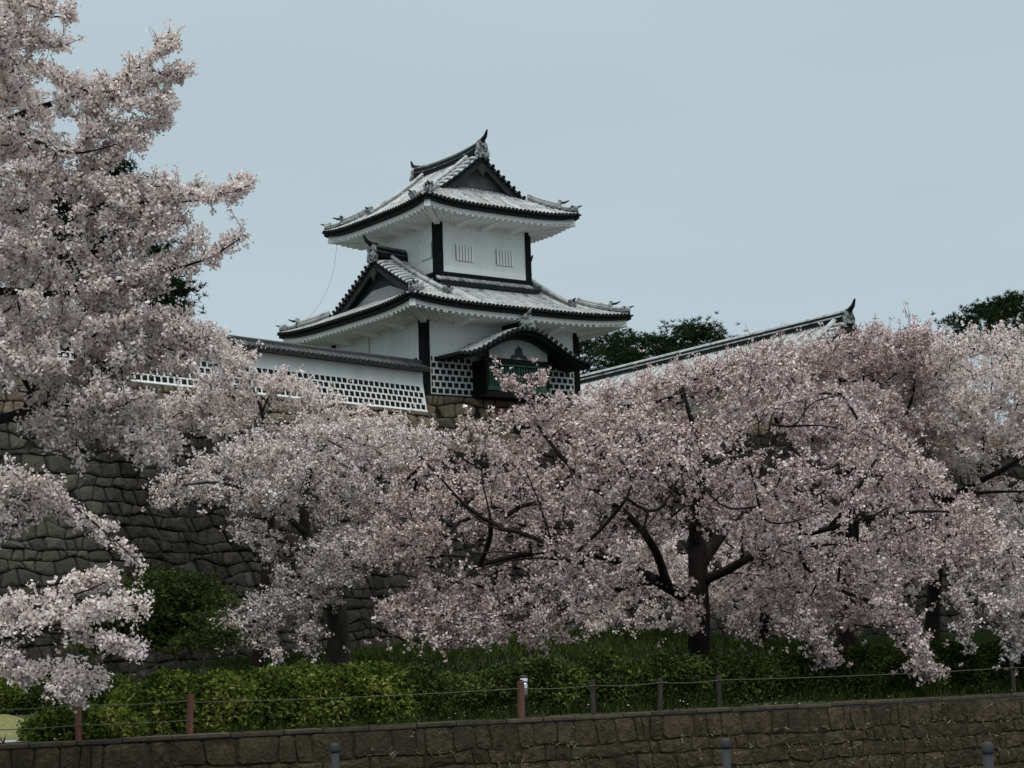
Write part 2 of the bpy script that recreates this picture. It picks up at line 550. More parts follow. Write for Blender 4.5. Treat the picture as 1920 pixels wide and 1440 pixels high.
# ------------------------------------------------------------------ castle: stone base, platform, plaster wall, turret
YAW = 0.9354
TX, TY, TZ = -3.5236, 75.0, CZ + 10.523         # front left corner of the turret's ground storey
D1 = np.array([math.sin(YAW), math.cos(YAW)])   # along the turret's front, to the right
D2 = np.array([-math.cos(YAW), math.sin(YAW)])  # along its left side, away
WALL_R = at(799, 772, 74.45)                    # right end of the plaster wall, foot of its face
WALL_L = atz(220, 712, WALL_R[2])
W_DIR = unit(WALL_L - WALL_R)[:2]
W_N = np.array([-W_DIR[1], W_DIR[0]])
if W_N @ WALL_R[:2] > 0:
    W_N = -W_N                                  # towards the camera
BASE_Z = WALL_R[2] - 0.04

base = tag(empty('stone_rampart', (*WALL_R[:2], 0)), 'high dark stone rampart carrying the white turret and plaster wall', 'stone rampart')
b_inv = -np.array(base.location)
H_L = BASE_Z - 2.3
L_L = 46.0


def S_left(a, b_):
    """face below the plaster wall; a runs from far left to the turret corner, b from foot to top"""
    t = 1 - b_ / H_L
    out = 0.12 + 2.0 * t + 1.6 * t * t
    p = WALL_R[:2] + W_DIR * (L_L - a) + W_N * out
    return np.array([p[0], p[1], 2.3 + b_]) + b_inv


def mi_left(a, b_, r):
    edge = H_L - 1.35 + 0.5 * mnoise.noise(Vector((a * .5, 0, 3)))
    return 1 if b_ > edge else 0


b = MB()
stones(b, S_left, L_L + 0.4, H_L, 0.56, 0.39, 0.11, 0.018, mi_left, 11, 0.42)
b.build('stone_face', [M['stone'], M['stone_tan']], base)
back_sheet(S_left, L_L + .4, H_L, 40, M['joint'], 'joint_backing', base)
T_TOP = TZ - 0.02
H_R = T_TOP - 2.3
L_R = 62.0


def S_right(a, b_):
    t = 1 - b_ / H_R
    out = 0.05 + 2.0 * t + 1.6 * t * t
    p = np.array([TX, TY]) + D1 * (a - 0.12) - D2 * out
    return np.array([p[0], p[1], 2.3 + b_]) + b_inv


def mi_right(a, b_, r):
    return 1 if (b_ > H_R - 2.4 and a < 4.5) or b_ > H_R - .8 else 0


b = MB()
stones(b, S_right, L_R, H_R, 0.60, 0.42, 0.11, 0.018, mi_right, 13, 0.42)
b.build('stone_face', [M['stone_shaded'], M['stone_tan']], base)
back_sheet(S_right, L_R, H_R, 40, M['joint'], 'joint_backing', base)
# small return of the podium at the turret's corner
b = MB()


def S_ret2(a, b_):
    p = np.array([TX, TY]) - D1 * 0.10 + D2 * (3.0 - a) - D2 * 0.05
    return np.array([p[0], p[1], BASE_Z - .6 + b_]) + b_inv


stones(b, S_ret2, 3.0, T_TOP - BASE_Z + .6, 0.7, 0.5, 0.06, 0.02, lambda *q: 0, 17, 0.3)
b.build('podium_return', [M['stone_tan']], base)

b = MB()   # level ground of the castle behind the rampart
pl = [WALL_R[:2] + W_DIR * L_L + W_N * 0.1, WALL_R[:2] + W_N * 0.1, np.array([TX, TY]), np.array([TX, TY]) + D1 * L_R,
      np.array([TX, TY]) + D1 * L_R + D2 * 120, WALL_R[:2] + W_DIR * L_L + np.array([-60, 120.])]
b.add([(p[0], p[1], BASE_Z - 0.02) for p in pl], [tuple(range(6))])
tag(b.build('castle_platform', M['earth']), kind='structure')


def namako(mb, O, A, Bv, Nv, L, rows, pw, ph, mi_t=0, first=0.0, skip=None):
    """black square tiles in running bond, 1 cm proud of the white wall; O lower left corner, A along, Bv up, Nv out"""
    for k in range(rows):
        off = (0.5 if k % 2 else 0.0) * pw + first
        i = -1
        while True:
            a0 = i * pw + off + pw * 0.17
            a1 = a0 + pw * 0.66
            i += 1
            if a0 > L - 0.05:
                break
            a0, a1 = max(a0, 0.04), min(a1, L - 0.04)
            if a1 - a0 < 0.06 or (skip and skip(0.5 * (a0 + a1), k)):
                continue
            z0, z1 = k * ph + ph * 0.15, k * ph + ph * 0.85
            c = O + A * (a0 + a1) / 2 + Bv * (z0 + z1) / 2 + Nv * 0.0
            mb.box(c, (a1 - a0, z1 - z0, 0.024), mi_t, [A, Bv, Nv], float(rng.random()))


X3, Y3, Z3 = np.eye(3)

# ---- long plaster wall left of the turret (local x runs left along the wall, local y towards the camera)
dob = tag(empty('plaster_wall', (WALL_R[0], WALL_R[1], BASE_Z), math.atan2(W_DIR[1], W_DIR[0])),
          'long white plaster wall with black square tiles and dark tiled coping, left of the turret', 'wall')
sgn = 1.0 if np.array([-W_DIR[1], W_DIR[0]]) @ W_N > 0 else -1.0
LW = 46.0
prof_ = [(0.06, 0.03), (0.02, 0.35), (-0.05, 0.70), (-0.11, 1.02), (-0.14, 1.25), (-0.15, 1.66)]   # (outwards, up): flares at the foot
b = MB()
b.sheet([[(x, sgn * o_, z_) for o_, z_ in prof_] for x in np.linspace(0, LW, 24)])
b.sheet([[(x, -sgn * 0.5, z_) for z_ in (0.03, 1.66)] for x in (0, LW)])
b.add([(0, sgn * o_, z_) for o_, z_ in prof_] + [(0, -sgn * .5, 1.66), (0, -sgn * .5, .03)], [tuple(range(8))])
b.build('wall', M['plaster'], dob)
b = MB()
for k in range(4):
    z0 = 0.08 + 0.25 * k
    o0, o1 = np.interp([z0 + .035, z0 + .215], [p[1] for p in prof_], [p[0] for p in prof_])
    Bv = unit(np.array([0, sgn * (o1 - o0), 0.18]))
    Nv = np.array([0, sgn * Bv[2], -sgn * Bv[1]])
    for i in range(int(LW / 0.285)):
        xc = 0.20 + i * 0.285 + (0.1425 if k % 2 else 0)
        b.box((xc, sgn * (o0 + o1) / 2, z0 + 0.125), (0.195, 0.185, 0.024), 0, [X3, Bv, Nv], float(rng.random()))
b.build('square_tiles', M['black_tile'], dob)
b = MB()
b.tube([(0, sgn * .07, .03), (LW, sgn * .07, .03)], 0.05, 6)
b.build('foot_moulding', M['plaster_white'], dob)
b = MB()
for sy in (1, -1):
    b.sheet([[(x, -sgn * .25 + sy * sgn * 0.03, 1.98), (x, -sgn * .25 + sy * sgn * 0.56, 1.73)] for x in (0, LW)], 0)
    b.sheet([[(x, -sgn * .25 + sy * sgn * 0.56, 1.73), (x, -sgn * .25 + sy * sgn * 0.54, 1.64), (x, -sgn * .25 + sy * sgn * 0.3, 1.64)] for x in (0, LW)], 0)
    for i in range(int(LW / 0.24)):
        xx = 0.1 + i * 0.24
        b.tube([(xx, -sgn * .25 + sy * sgn * .08, 1.97), (xx, -sgn * .25 + sy * sgn * .59, 1.73)], 0.062, 6, 0, True, (1, 0, 0), float(rng.random()))
b.box((LW / 2, -sgn * .25, 2.0), (LW, 0.2, 0.16), 0)
b.tube([(0, -sgn * .25, 2.1), (LW, -sgn * .25, 2.1)], 0.085, 8, 0)
b.add([(0, -sgn * .25 + .56, 1.64), (0, -sgn * .25 + .56, 1.73), (0, -sgn * .25, 2.0), (0, -sgn * .25 - .56, 1.73), (0, -sgn * .25 - .56, 1.64)], [(0, 1, 2, 3, 4)])
b.build('tiled_coping', M['wall_roof'], dob)

# ---- turret
tur = tag(empty('castle_turret', (TX, TY, TZ), math.pi / 2 - YAW),
          'two storey white castle turret with curved grey tiled roofs and black corner posts', 'castle turret')
U1, V1, OV1, U2, V2, OV2 = 7.96, 7.31, 1.76, 4.82, 5.04, 1.66
IU, IV = (U1 - U2) / 2, (V1 - V2) / 2
ZB2 = 5.49


def irimoya(parent, mapf, A, B, G, ez, H, aa, lift, ov, label, gable_white=True, band=0.82, row=0.205, ridge_h=0.42):
    """hip-and-gable roof; mapf(r, s, z) -> local point, r along the ridge. Returns the roof part"""
    d = A - G

    def prof(e):
        t = min(max(e / B, 0), 1)
        return H * (aa * t + (1 - aa) * t * t)

    def lf(r, s):
        return lift * (min(1, abs(r) / A) ** 4) * (min(1, abs(s) / B) ** 4)

    def zs(r, e, side):          # side: side of the ridge; e distance in from that eave
        s = B - e
        return ez + prof(e) + lf(r, s)

    rb = MB()
    es = np.concatenate([np.linspace(0, d, 6), np.linspace(d, B, 9)[1:]])
    for sg in (1, -1):
        g = []
        for e in es:
            lim = max(G, A - e) if e <= d + 1e-6 else G
            g.append([mapf(r, sg * (B - e), zs(r, e, sg)) for r in np.linspace(-lim, lim, 25)])
        rb.sheet(g, 0)
        # cover rolls down the slope
        n = int(2 * A / row)
        for i in range(n + 1):
            r = -A + row * 0.5 + i * row
            if abs(r) > A - 0.05:
                continue
            top = B if abs(r) < G - band else min(A - abs(r), d + 0.02)
            if top < 0.12:
                continue
            ee = np.linspace(-0.03, top, max(3, int(top / 0.45) + 2))
            rb.tube([mapf(r, sg * (B - e), zs(r, max(e, 0), sg) + 0.035) for e in ee], 0.066, 6, 1, True, tone=float(rng.random()))
            c0, c1 = mapf(r, sg * (B + 0.075), zs(r, 0, sg) + 0.015), mapf(r, sg * (B + 0.02), zs(r, 0, sg) + 0.022)
            rb.tube([c0, c1], 0.074, 8, 2)
    for sg in (1, -1):           # skirts below the gables
        g = []
        for e in np.linspace(0, d + 0.5, 7):
            lim = B - e
            ez_ = prof(min(e, d + .5))
            g.append([mapf(sg * (A - e), s, ez + ez_ + lf(A - e, s)) for s in np.linspace(-lim, lim, 21)])
        rb.sheet(g, 0)
        n = int(2 * B / row)
        for i in range(n + 1):
            s = -B + row * 0.5 + i * row
            if abs(s) > B - 0.05:
                continue
            top = min(d + 0.42, B - abs(s))
            if top < 0.12:
                continue
            ee = np.linspace(-0.03, top, max(3, int(top / 0.45) + 2))
            rb.tube([mapf(sg * (A - e), s, ez + prof(max(e, 0)) + lf(A - e, s) + 0.035) for e in ee], 0.066, 6, 1, True, tone=float(rng.random()))
            rb.tube([mapf(sg * (A + 0.075), s, ez + lf(A, s) + 0.015), mapf(sg * (A + 0.02), s, ez + lf(A, s) + 0.022)], 0.074, 8, 2)
        # verge bands: short rolls square to the verge
        for s2 in (1, -1):
            e = d + 0.05
            while e < B - 0.18:
                z0 = zs(G, e, s2)
                p = [mapf(sg * (G - band + .05), s2 * (B - e), z0 + .05), mapf(sg * (G - band * .45), s2 * (B - e), z0 + .07),
                     mapf(sg * (G - .05), s2 * (B - e), z0 + .0), mapf(sg * (G + .08), s2 * (B - e), z0 - .07)]
                rb.tube(p, 0.082, 6, 1, True, tone=float(0.6 + .4 * rng.random()))
                rb.tube([mapf(sg * (G + .09), s2 * (B - e), z0 - .075), mapf(sg * (G + .13), s2 * (B - e), z0 - .095)], 0.092, 8, 2)
                e += 0.27
            # dark trough under the verge rolls
            ee = np.linspace(d, B, 9)
            rb.sheet([[mapf(sg * (G - band), s2 * (B - e), zs(G, e, s2) + .012), mapf(sg * (G + .04), s2 * (B - e), zs(G, e, s2) - .05),
                       mapf(sg * (G + .04), s2 * (B - e), zs(G, e, s2) - .17)] for e in ee], 2)
    # dark eaves board all round
    def ring(q, dz, keep=1.0):
        pts = []
        a_, b_ = A - q, B - q
        for k in range(17):
            f = -1 + 2 * k / 16
            pts.append((f * a_, -b_, f * A, -B))
        for k in range(1, 17):
            f = -1 + 2 * k / 16
            pts.append((a_, f * b_, A, f * B))
        for k in range(1, 17):
            f = 1 - 2 * k / 16
            pts.append((f * a_, b_, f * A, B))
        for k in range(1, 17):
            f = 1 - 2 * k / 16
            pts.append((-a_, f * b_, -A, f * B))
        return [mapf(r, s, ez + dz + keep * lf(r0, s0)) for r, s, r0, s0 in pts]
    rb.sheet([ring(0.0, 0.0), ring(0.0, -0.06), ring(0.07, -0.08), ring(0.07, -0.20), ring(0.30, -0.20)], 2)
    roof = rb.build('roof', [M['pan'], M['cover'], M['dark_tile']], parent)

    sb = MB()                    # white plastered soffit with rounded rafters
    sb.sheet([ring(0.24, -0.205), ring(0.24, -0.38), ring(ov * .6, -0.43, .6), ring(ov + .03, -0.42, 0)], 0)
    for sg in (1, -1):
        for along, half in ((0, A), (1, B)):
            n = int(2 * (half - .35) / 0.30)
            for i in range(n + 1):
                t = -(half - .35) + i * (2 * (half - .35) / n)
                pts = []
                for q in (0.24, ov * .5, ov + .02):
                    k_ = 1 - q / ov
                    tt = t * (half - q) / half if abs(t) > half - ov else t
                    z = ez - 0.41 + max(k_, 0) * (lf(t, B) if along == 0 else lf(A, t))
                    pts.append(mapf(tt, sg * (B - q), z) if along == 0 else mapf(sg * (A - q), tt, z))
                sb.tube(pts, 0.052, 8, 0)
        for s2 in (1, -1):       # hip rafter with its white end block
            p0 = np.array(mapf(sg * (A - .22), s2 * (B - .22), ez - 0.36 + lift))
            p1 = np.array(mapf(sg * (A - ov), s2 * (B - ov), ez - 0.44))
            ax0 = unit(p1 - p0)
            ax1 = unit(np.cross(Z3, ax0))
            sb.box((p0 + p1) / 2, (np.linalg.norm(p1 - p0), 0.24, 0.30), 0, [ax0, ax1, np.cross(ax0, ax1)])
    sb.build('soffit', M['plaster_white'], roof)

    pk = ez + H
    for sg in (1, -1):           # gables
        gb = MB()
        ge = np.linspace(d - .05, B, 10)
        tri = [mapf(sg * (G - .42), (B - e), ez + prof(e) - .02) for e in ge] + [mapf(sg * (G - .42), -(B - e), ez + prof(e) - .02) for e in ge[::-1][1:]]
        gb.add(tri, [tuple(range(len(tri)))], 0)
        for s2 in (1, -1):       # barge boards following the verge
            poly = [mapf(sg * (G - .06), s2 * (B - e), zs(0, e, s2) - .12) for e in ge] + \
                   [mapf(sg * (G - .06), s2 * (B - e), zs(0, e, s2) - .12 - .34 - .1 * (B - e) / B) for e in ge[::-1]]
            v0, v1 = np.array(mapf(0, 0, 0)), np.array(mapf(-sg * .09, 0, 0))
            gb.prism(poly, v1 - v0, 1)
        # hanging ornament at the peak
        o_ = [(0, -.30), (.16, -.42), (.22, -.62), (.10, -.74), (0, -.92), (-.10, -.74), (-.22, -.62), (-.16, -.42)]
        v0, v1 = np.array(mapf(0, 0, 0)), np.array(mapf(sg * .07, 0, 0))
        gb.prism([mapf(sg * (G - .06), x_, pk + z_ - .1) for x_, z_ in o_], v1 - v0, 1)
        if gable_white:          # plastered foot of the gable
            e0 = d + .25
            wz = ez + prof(d) + .04
            w1 = (B - d) * .74
            v0, v1 = np.array(mapf(0, 0, 0)), np.array(mapf(sg * .05, 0, 0))
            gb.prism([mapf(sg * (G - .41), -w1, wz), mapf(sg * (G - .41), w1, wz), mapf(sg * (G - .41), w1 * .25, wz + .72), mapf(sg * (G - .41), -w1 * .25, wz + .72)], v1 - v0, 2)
        # tile course at the gable's foot
        gb.box(mapf(sg * (G - .30), 0, ez + prof(d + .12) + .05), (0.26, 2 * (B - d) - .5, .14) if mapf(1, 0, 0)[0] - mapf(0, 0, 0)[0] > .5 else (2 * (B - d) - .5, .26, .14), 3)
        gb.build('gable', [M['gable_dark'] if gable_white else M['gable'], M['gable_dark'], M['plaster_old'], M['dark_tile']], roof)

    # main ridge
    rg = MB()
    c = G - .05
    zz = pk - .05
    nseg = 9
    rr = np.linspace(-c, c, nseg)
    sag = [0.16 * (abs(x) / c) ** 2.5 for x in rr]
    for hw, z0, z1, mi in ((.21, -.05, .16, 0), (.235, .16, .20, 1), (.19, .20, ridge_h - .06, 0)):
        for s2 in (1, -1):
            rg.sheet([[mapf(x, s2 * hw, zz + z0 + y), mapf(x, s2 * hw, zz + z1 + y)] for x, y in zip(rr, sag)], mi)
        rg.sheet([[mapf(x, -hw, zz + z1 + y), mapf(x, hw, zz + z1 + y)] for x, y in zip(rr, sag)], mi)
    rg.tube([mapf(x, 0, zz + ridge_h - .03 + y) for x, y in zip(rr, sag)], 0.13, 8, 2)
    rg.build('ridge', [M['dark_tile'], M['ridge'], M['ridge']], roof)
    for sg in (1, -1):
        fb = MB()
        x0, z0 = sg * (c + .02), zz + .16
        o_ = [(-.30, -.30), (.30, -.30), (.36, -.10), (.27, .08), (.25, .30), (.13, .46), (-.13, .46), (-.25, .30), (-.27, .08), (-.36, -.10)]
        v0, v1 = np.array(mapf(0, 0, 0)), np.array(mapf(sg * .13, 0, 0))
        fb.prism([mapf(x0, s_, z0 + z_) for s_, z_ in o_], v1 - v0, 0)
        for s_, z_ in ((-.12, .05), (.12, .05), (0, .24), (0, -.14)):
            fb.tube([mapf(x0 + sg * .13, s_, z0 + z_), mapf(x0 + sg * .2, s_, z0 + z_)], 0.085, 8, 0)
        fb.tube([mapf(x0 - sg * .15, 0, z0 + .42), mapf(x0 + sg * .12, 0, z0 + .48), mapf(x0 + sg * .34, 0, z0 + .62), mapf(x0 + sg * .48, 0, z0 + .86)],
                [.12, .11, .085, .035], 8, 1)
        fb.build('finial', [M['ornament'], M['dark_tile']], roof)
    # descending ridges beside the verges and hip ridges out to the corners
    for sg in (1, -1):
        for s2 in (1, -1):
            db = MB()
            ee = np.linspace(B - .22, d - .55, 10)
            base_ = np.array([mapf(sg * (G - band), s2 * (B - e), zs(0, e, s2)) for e in ee])
            db.tube(base_ + Z3 * .09, 0.13, 4, 0, up=(0, 0, 1))
            db.tube(base_ + Z3 * .23, 0.085, 8, 1)
            p = base_[-1]
            dirv = unit(base_[-1] - base_[-2])
            db.box(p + Z3 * .16 + dirv * .05, (.16, .38, .44), 2, [dirv, unit(np.cross(Z3, dirv)), np.cross(dirv, unit(np.cross(Z3, dirv)))])
            db.tube([p + Z3 * .34, p + Z3 * .40 + dirv * .2, p + Z3 * .55 + dirv * .36], [.07, .06, .025], 6, 3)
            db.build('descending_ridge', [M['ridge'], M['cover'], M['ornament'], M['dark_tile']], roof)
            hb = MB()
            ee = np.linspace(d + .02, 0.10, 9)
            base_ = np.array([mapf(sg * (A - e), s2 * (B - e), ez + prof(e) + lf(A - e, B - e)) for e in ee])
            base_[:, 2] += np.linspace(0, 1, 9) ** 3 * .06
            cut = 5
            hb.tube(base_ + Z3 * .08, 0.12, 4, 0)
            hb.tube(base_ + Z3 * .20, 0.075, 8, 1)
            hb.tube(base_[:cut + 1] + Z3 * .30, 0.085, 8, 1)
            dirv = unit(base_[-1] - base_[-2])
            sd_ = unit(np.cross(Z3, dirv))
            for q, h_ in ((base_[cut], .38), (base_[-2], .24)):
                hb.box(q + Z3 * h_ * .75 + dirv * .03, (.12, .3, h_), 2, [dirv, sd_, np.cross(dirv, sd_)])
                hb.tube([q + Z3 * (h_ * .95), q + Z3 * (h_ * 1.0) + dirv * .25, q + Z3 * (h_ * 1.12 + .05) + dirv * .46], [.06, .05, .02], 6, 3)
            hb.build('hip_ridge', [M['ridge'], M['cover'], M['ornament'], M['dark_tile']], roof)
    return roof


# lower storey
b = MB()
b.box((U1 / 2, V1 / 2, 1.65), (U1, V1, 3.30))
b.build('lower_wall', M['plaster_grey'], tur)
b = MB()
b.box((IU + U2 / 2, IV + V2 / 2, 6.3), (U2, V2, 3.2))
b.build('upper_wall', M['plaster'], tur)
for (uu, vv, z0, z1, n_) in ((0, 0, 0, 3.25, 0), (U1, 0, 0, 3.25, 0), (0, V1, 0, 3.25, 0), (U1, V1, 0, 3.25, 0),
                             (IU, IV, 4.7, 7.75, 1), (IU + U2, IV, 4.7, 7.75, 1), (IU, IV + V2, 4.7, 7.75, 1), (IU + U2, IV + V2, 4.7, 7.75, 1)):
    su = 1 if uu in (0, IU) else -1
    sv = 1 if vv in (0, IV) else -1
    b = MB()
    fw, lw, pr = 0.24, 0.34, 0.05
    b.prism([(uu - su * pr, vv - sv * pr, z0), (uu + su * fw, vv - sv * pr, z0), (uu + su * fw, vv + sv * .03, z0), (uu + su * .03, vv + sv * .03, z0), (uu + su * .03, vv + sv * lw, z0), (uu - su * pr, vv + sv * lw, z0)], (0, 0, z1 - z0), 0)
    # pale edge strip between the two boards
    b.build('corner_post', M['black_wood'], tur)
# white reveal lines round the upper wall panel and dark sill
b = MB()
b.box((IU + U2 / 2, IV - .045, ZB2 - .09), (U2 + .14, .11, .16), 0)
b.box((IU - .045, IV + V2 / 2, ZB2 - .09), (.11, V2 + .02, .16), 0)
b.box((IU + U2 + .045, IV + V2 / 2, ZB2 - .09), (.11, V2 + .02, .16), 0)
b.build('sill_beam', M['black_wood'], tur)
b = MB()
b.box((IU + U2 / 2, IV - .012, ZB2 + .13), (U2 - .52, .025, .27), 0)
b.build('wall_foot_band', M['plaster_white'], tur)
# tile flashing at the foot of the upper storey, front
b = MB()
for i in range(int((U2 + .3) / .26)):
    x = IU - .1 + i * .26
    b.tube([(x, IV - .06, ZB2 - .26), (x, IV - .42, ZB2 - .42)], .085, 6, 0, tone=float(rng.random()))
b.sheet([[(IU - .2, IV - .03, ZB2 - .24), (IU - .2, IV - .44, ZB2 - .45), (IU - .2, IV - .44, ZB2 - .62)], [(IU + U2 + .2, IV - .03, ZB2 - .24), (IU + U2 + .2, IV - .44, ZB2 - .45), (IU + U2 + .2, IV - .44, ZB2 - .62)]], 1)
b.build('wall_flashing', [M['cover'], M['dark_tile']], tur)

# tiled dado of the lower storey
for O_, A_, N_, L_, sk in ((np.array([0.27, -0.008, 0.08]), X3, -Y3, U1 - .54, lambda a, k: a > 2.05),
                           (np.array([0.27, -0.008, 0.08]), X3, -Y3, U1 - .54, lambda a, k: a < 5.35),
                           (np.array([-0.008, V1 - .37, 0.08]), -Y3, -X3, V1 - .74, None)):
    b = MB()
    namako(b, O_, A_, Z3, N_, L_, 6, 0.315, 0.262, skip=sk)
    b.build('square_tiles', M['black_tile'], tur)
b = MB()
b.box((U1 / 2, -.03, -.0), (U1 + .1, .1, .1))
b.box((-.03, V1 / 2, -.0), (.1, V1 + .1, .1))
b.build('base_beam', M['black_wood'], tur)


def slat_window(c, wd, hg, front=True):
    b = MB()
    X_, N_ = (X3, -Y3) if front else (Y3, -X3)
    c = np.array(c, float)
    b.box(c + N_ * .003, (wd, hg, .02), 0, [X_, Z3, N_])
    wobj = b.build('window', M['slot'], tur)
    for i in range(6):
        b = MB()
        x = -wd / 2 + wd / 6 * (i + .5)
        b.box(c + X_ * x + N_ * .045, (wd / 6 * .62, hg - .01, .06), 0, [X_, Z3, N_])
        b.build('bar', M['plaster_white'], wobj)


slat_window((IU + 1.36, IV, ZB2 + .89), .92, .70)
slat_window((IU + 3.46, IV, ZB2 + .89), .92, .70)
slat_window((IU, IV + .82, ZB2 + 1.0), .80, .70, False)

# brackets below the eaves
for z_, n_, u0, v0, uw, vw, ov in ((3.02, 3, 0, 0, U1, V1, OV1), (7.55, 3, IU, IV, U2, V2, OV2)):
    for k in range(n_):
        for front in (1, 0):
            b = MB()
            f = (k + .7) / (n_ + .4)
            if front:
                b.prism([(u0 + uw * f - .14, v0, z_ - .12), (u0 + uw * f - .14, v0 - ov * .62, z_ + .04), (u0 + uw * f - .14, v0 - ov * .62, z_ + .16), (u0 + uw * f - .14, v0, z_ + .16)], (.28, 0, 0))
            else:
                b.prism([(u0, v0 + vw * f - .14, z_ - .12), (u0 - ov * .62, v0 + vw * f - .14, z_ + .04), (u0 - ov * .62, v0 + vw * f - .14, z_ + .16), (u0, v0 + vw * f - .14, z_ + .16)], (0, .28, 0))
            b.build('bracket', M['plaster_white'], tur)

irimoya(tur, lambda r, s, z: (U1 / 2 + r, V1 / 2 + s, z), U1 / 2 + OV1, V1 / 2 + OV1, 4.05, 3.57, 2.80, 0.80, 0.24, OV1, 'lower', True)
irimoya(tur, lambda r, s, z: (U1 / 2 + s, V1 / 2 + r, z), V2 / 2 + OV2, U2 / 2 + OV2, 2.55, 8.09, 2.78, 0.74, 0.24, OV2, 'upper', False)

# bay window with a curved gable (karahafu)
UC, BW, BP = 3.98, 1.62, 1.0
bay = MB()
bay.box((UC - BW + .06, -BP / 2, .75), (.12, BP, 1.5), 0)
bay.box((UC + BW - .06, -BP / 2, .75), (.12, BP, 1.5), 0)
bay.box((UC, -BP / 2, .06), (2 * BW + .1, BP + .06, .24), 0)
bay.box((UC, -BP + .03, 1.46), (2 * BW + .3, .2, .20), 0)
bay_o = bay.build('bay_window', M['black_wood'], tur)
b = MB()
b.box((UC, -BP + .10, .80), (2 * BW - .26, .04, 1.14), 0)
n_ = 22
for i in range(n_):
    x = UC - BW + .2 + i * (2 * BW - .4) / (n_ - 1)
    b.box((x, -BP + .045, .78), (.065, .07, 1.0), 0)
for z_ in (.26, .34, 1.30):
    b.box((UC, -BP - .0, z_), (2 * BW - .1, .09, .075), 1)
b.build('lattice', [M['green'], M['green']], bay_o)
KW, KZ, KH = 3.35, 1.52, 1.22


def kz(s, w_):
    f = 0.5 * (1 + math.cos(math.pi * min(1, abs(s) / KW)))
    f2 = 1 - abs(s) / KW
    return KZ + KH * (f * (1 - .55 * w_) + f2 * .55 * w_) + 0.05 * w_


KP = BP + .75
b = MB()
ss = np.linspace(-KW, KW, 41)
b.sheet([[(UC + s, -KP * (1 - w_), kz(s, w_)) for w_ in (0, .33, .66, 1)] for s in ss], 2)
b.sheet([[(UC + s, -KP, kz(s, 0)), (UC + s, -KP, kz(s, 0) - .10), (UC + s, -KP + .10, kz(s, 0) - .12), (UC + s, -KP + .10, kz(s, 0) - .22), (UC + s, -.02, kz(s, .9) - .22)] for s in ss], 2)
for s in np.arange(-KW + .1, KW - .05, .245):
    tn = float(.5 + .5 * rng.random())
    b.tube([(UC + s, -KP - .05, kz(s, 0) + .02), (UC + s, -KP * .66, kz(s, .33) + .04), (UC + s, -KP * .33, kz(s, .66) + .04), (UC + s, 0, kz(s, 1) + .04)], .088, 6, 1, tone=tn)
    b.tube([(UC + s, -KP - .11, kz(s, 0) + .0), (UC + s, -KP - .05, kz(s, 0) + .0)], .10, 8, 2)
for sg in (1, -1):
    b.box((UC + sg * (KW - .02), -KP / 2, KZ + .01), (.2, KP, .14), 2)
b.build('curved_roof', [M['pan'], M['cover'], M['dark_tile']], bay_o)
b = MB()
b.box((UC, -KP * .55, KZ + KH + .18), (.36, KP * .9, .34), 0)
b.tube([(UC, -KP - .02, KZ + KH + .37), (UC, -.1, KZ + KH + .37)], .12, 8, 1)
o_ = [(-.34, -.16), (.34, -.16), (.38, .1), (.22, .3), (.18, .48), (0, .58), (-.18, .48), (-.22, .3), (-.38, .1)]
b.prism([(UC + x_, -KP - .06, KZ + KH + .1 + z_) for x_, z_ in o_], (0, .12, 0), 2)
b.tube([(UC, -KP + .0, KZ + KH + .60), (UC, -KP - .2, KZ + KH + .70), (UC, -KP - .3, KZ + KH + .88)], [.09, .07, .03], 6, 2)
b.build('ridge', [M['dark_tile'], M['ridge'], M['ornament']], bay_o)
b = MB()   # plastered tympanum with a dark carved strut
sg_ = np.linspace(-1.5, 1.5, 21)
b.add([(UC + s, -BP - .06, kz(s, 0) - .24) for s in sg_] + [(UC + 1.5, -BP - .06, 1.56), (UC - 1.5, -BP - .06, 1.56)], [tuple(range(23))], 0)
o_ = [(-.42, 0), (-.36, .12), (-.2, .16), (-.15, .34), (0, .46), (.15, .34), (.2, .16), (.36, .12), (.42, 0), (.2, .03), (0, .1), (-.2, .03)]
b.prism([(UC + x_, -BP - .12, 1.57 + z_ * 1.2) for x_, z_ in o_], (0, .05, 0), 1)
b.prism([(UC + s, -BP - .14, kz(s, 0) - .20) for s in sg_] + [(UC + s, -BP - .14, kz(s, 0) - .36) for s in sg_[::-1]], (0, .06, 0), 1)
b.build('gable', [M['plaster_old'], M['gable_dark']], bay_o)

b = MB()   # lightning conductor hanging at the left side
p0 = np.array((IU - OV2 + .35, IV + V2 + OV2 - .75, 7.95)); p1 = np.array((-OV1 + .7, V1 + .3, 4.25))
b.tube([p0 * (1 - t) + p1 * t + np.array([.35 * math.sin(math.pi * t), 0, -.25 * math.sin(math.pi * t)]) for t in np.linspace(0, 1, 9)], .008, 5)
b.build('lightning_wire', M['wire'], tur)
b = MB()
b.tube([(-.03, 4.2, .2), (-.03, 4.2, 3.2)], .02, 5)
b.build('lightning_wire', M['wire'], tur)

# ------------------------------------------------------------------ long roof of the gate building, right
gn, gf = at(1590, 583, 100.0), at(1105, 704, 120.5)
gz = (gn[2] + gf[2]) / 2
g_dir = unit((gf - gn)[:2])
gate = tag(empty('gate_building', (gn[0], gn[1], BASE_Z), math.atan2(g_dir[1], g_dir[0])),
           'long castle building with grey tiled gable roof rising behind the blossom at right', 'castle building')
GL = float(np.linalg.norm((gf - gn)[:2])) + 6
gh = gn[2] - BASE_Z
GW, GE = 4.6, gh - 3.5                           # half width of the roof, eaves height
b = MB()
b.box((GL / 2 + .8, 0, (GE + .3) / 2), (GL - 1.6, 6.0, GE + .3))
b.build('wall', M['plaster'], gate)


def gzf(e):
    t = e / GW
    return GE + 3.05 * (.75 * t + .25 * t * t)


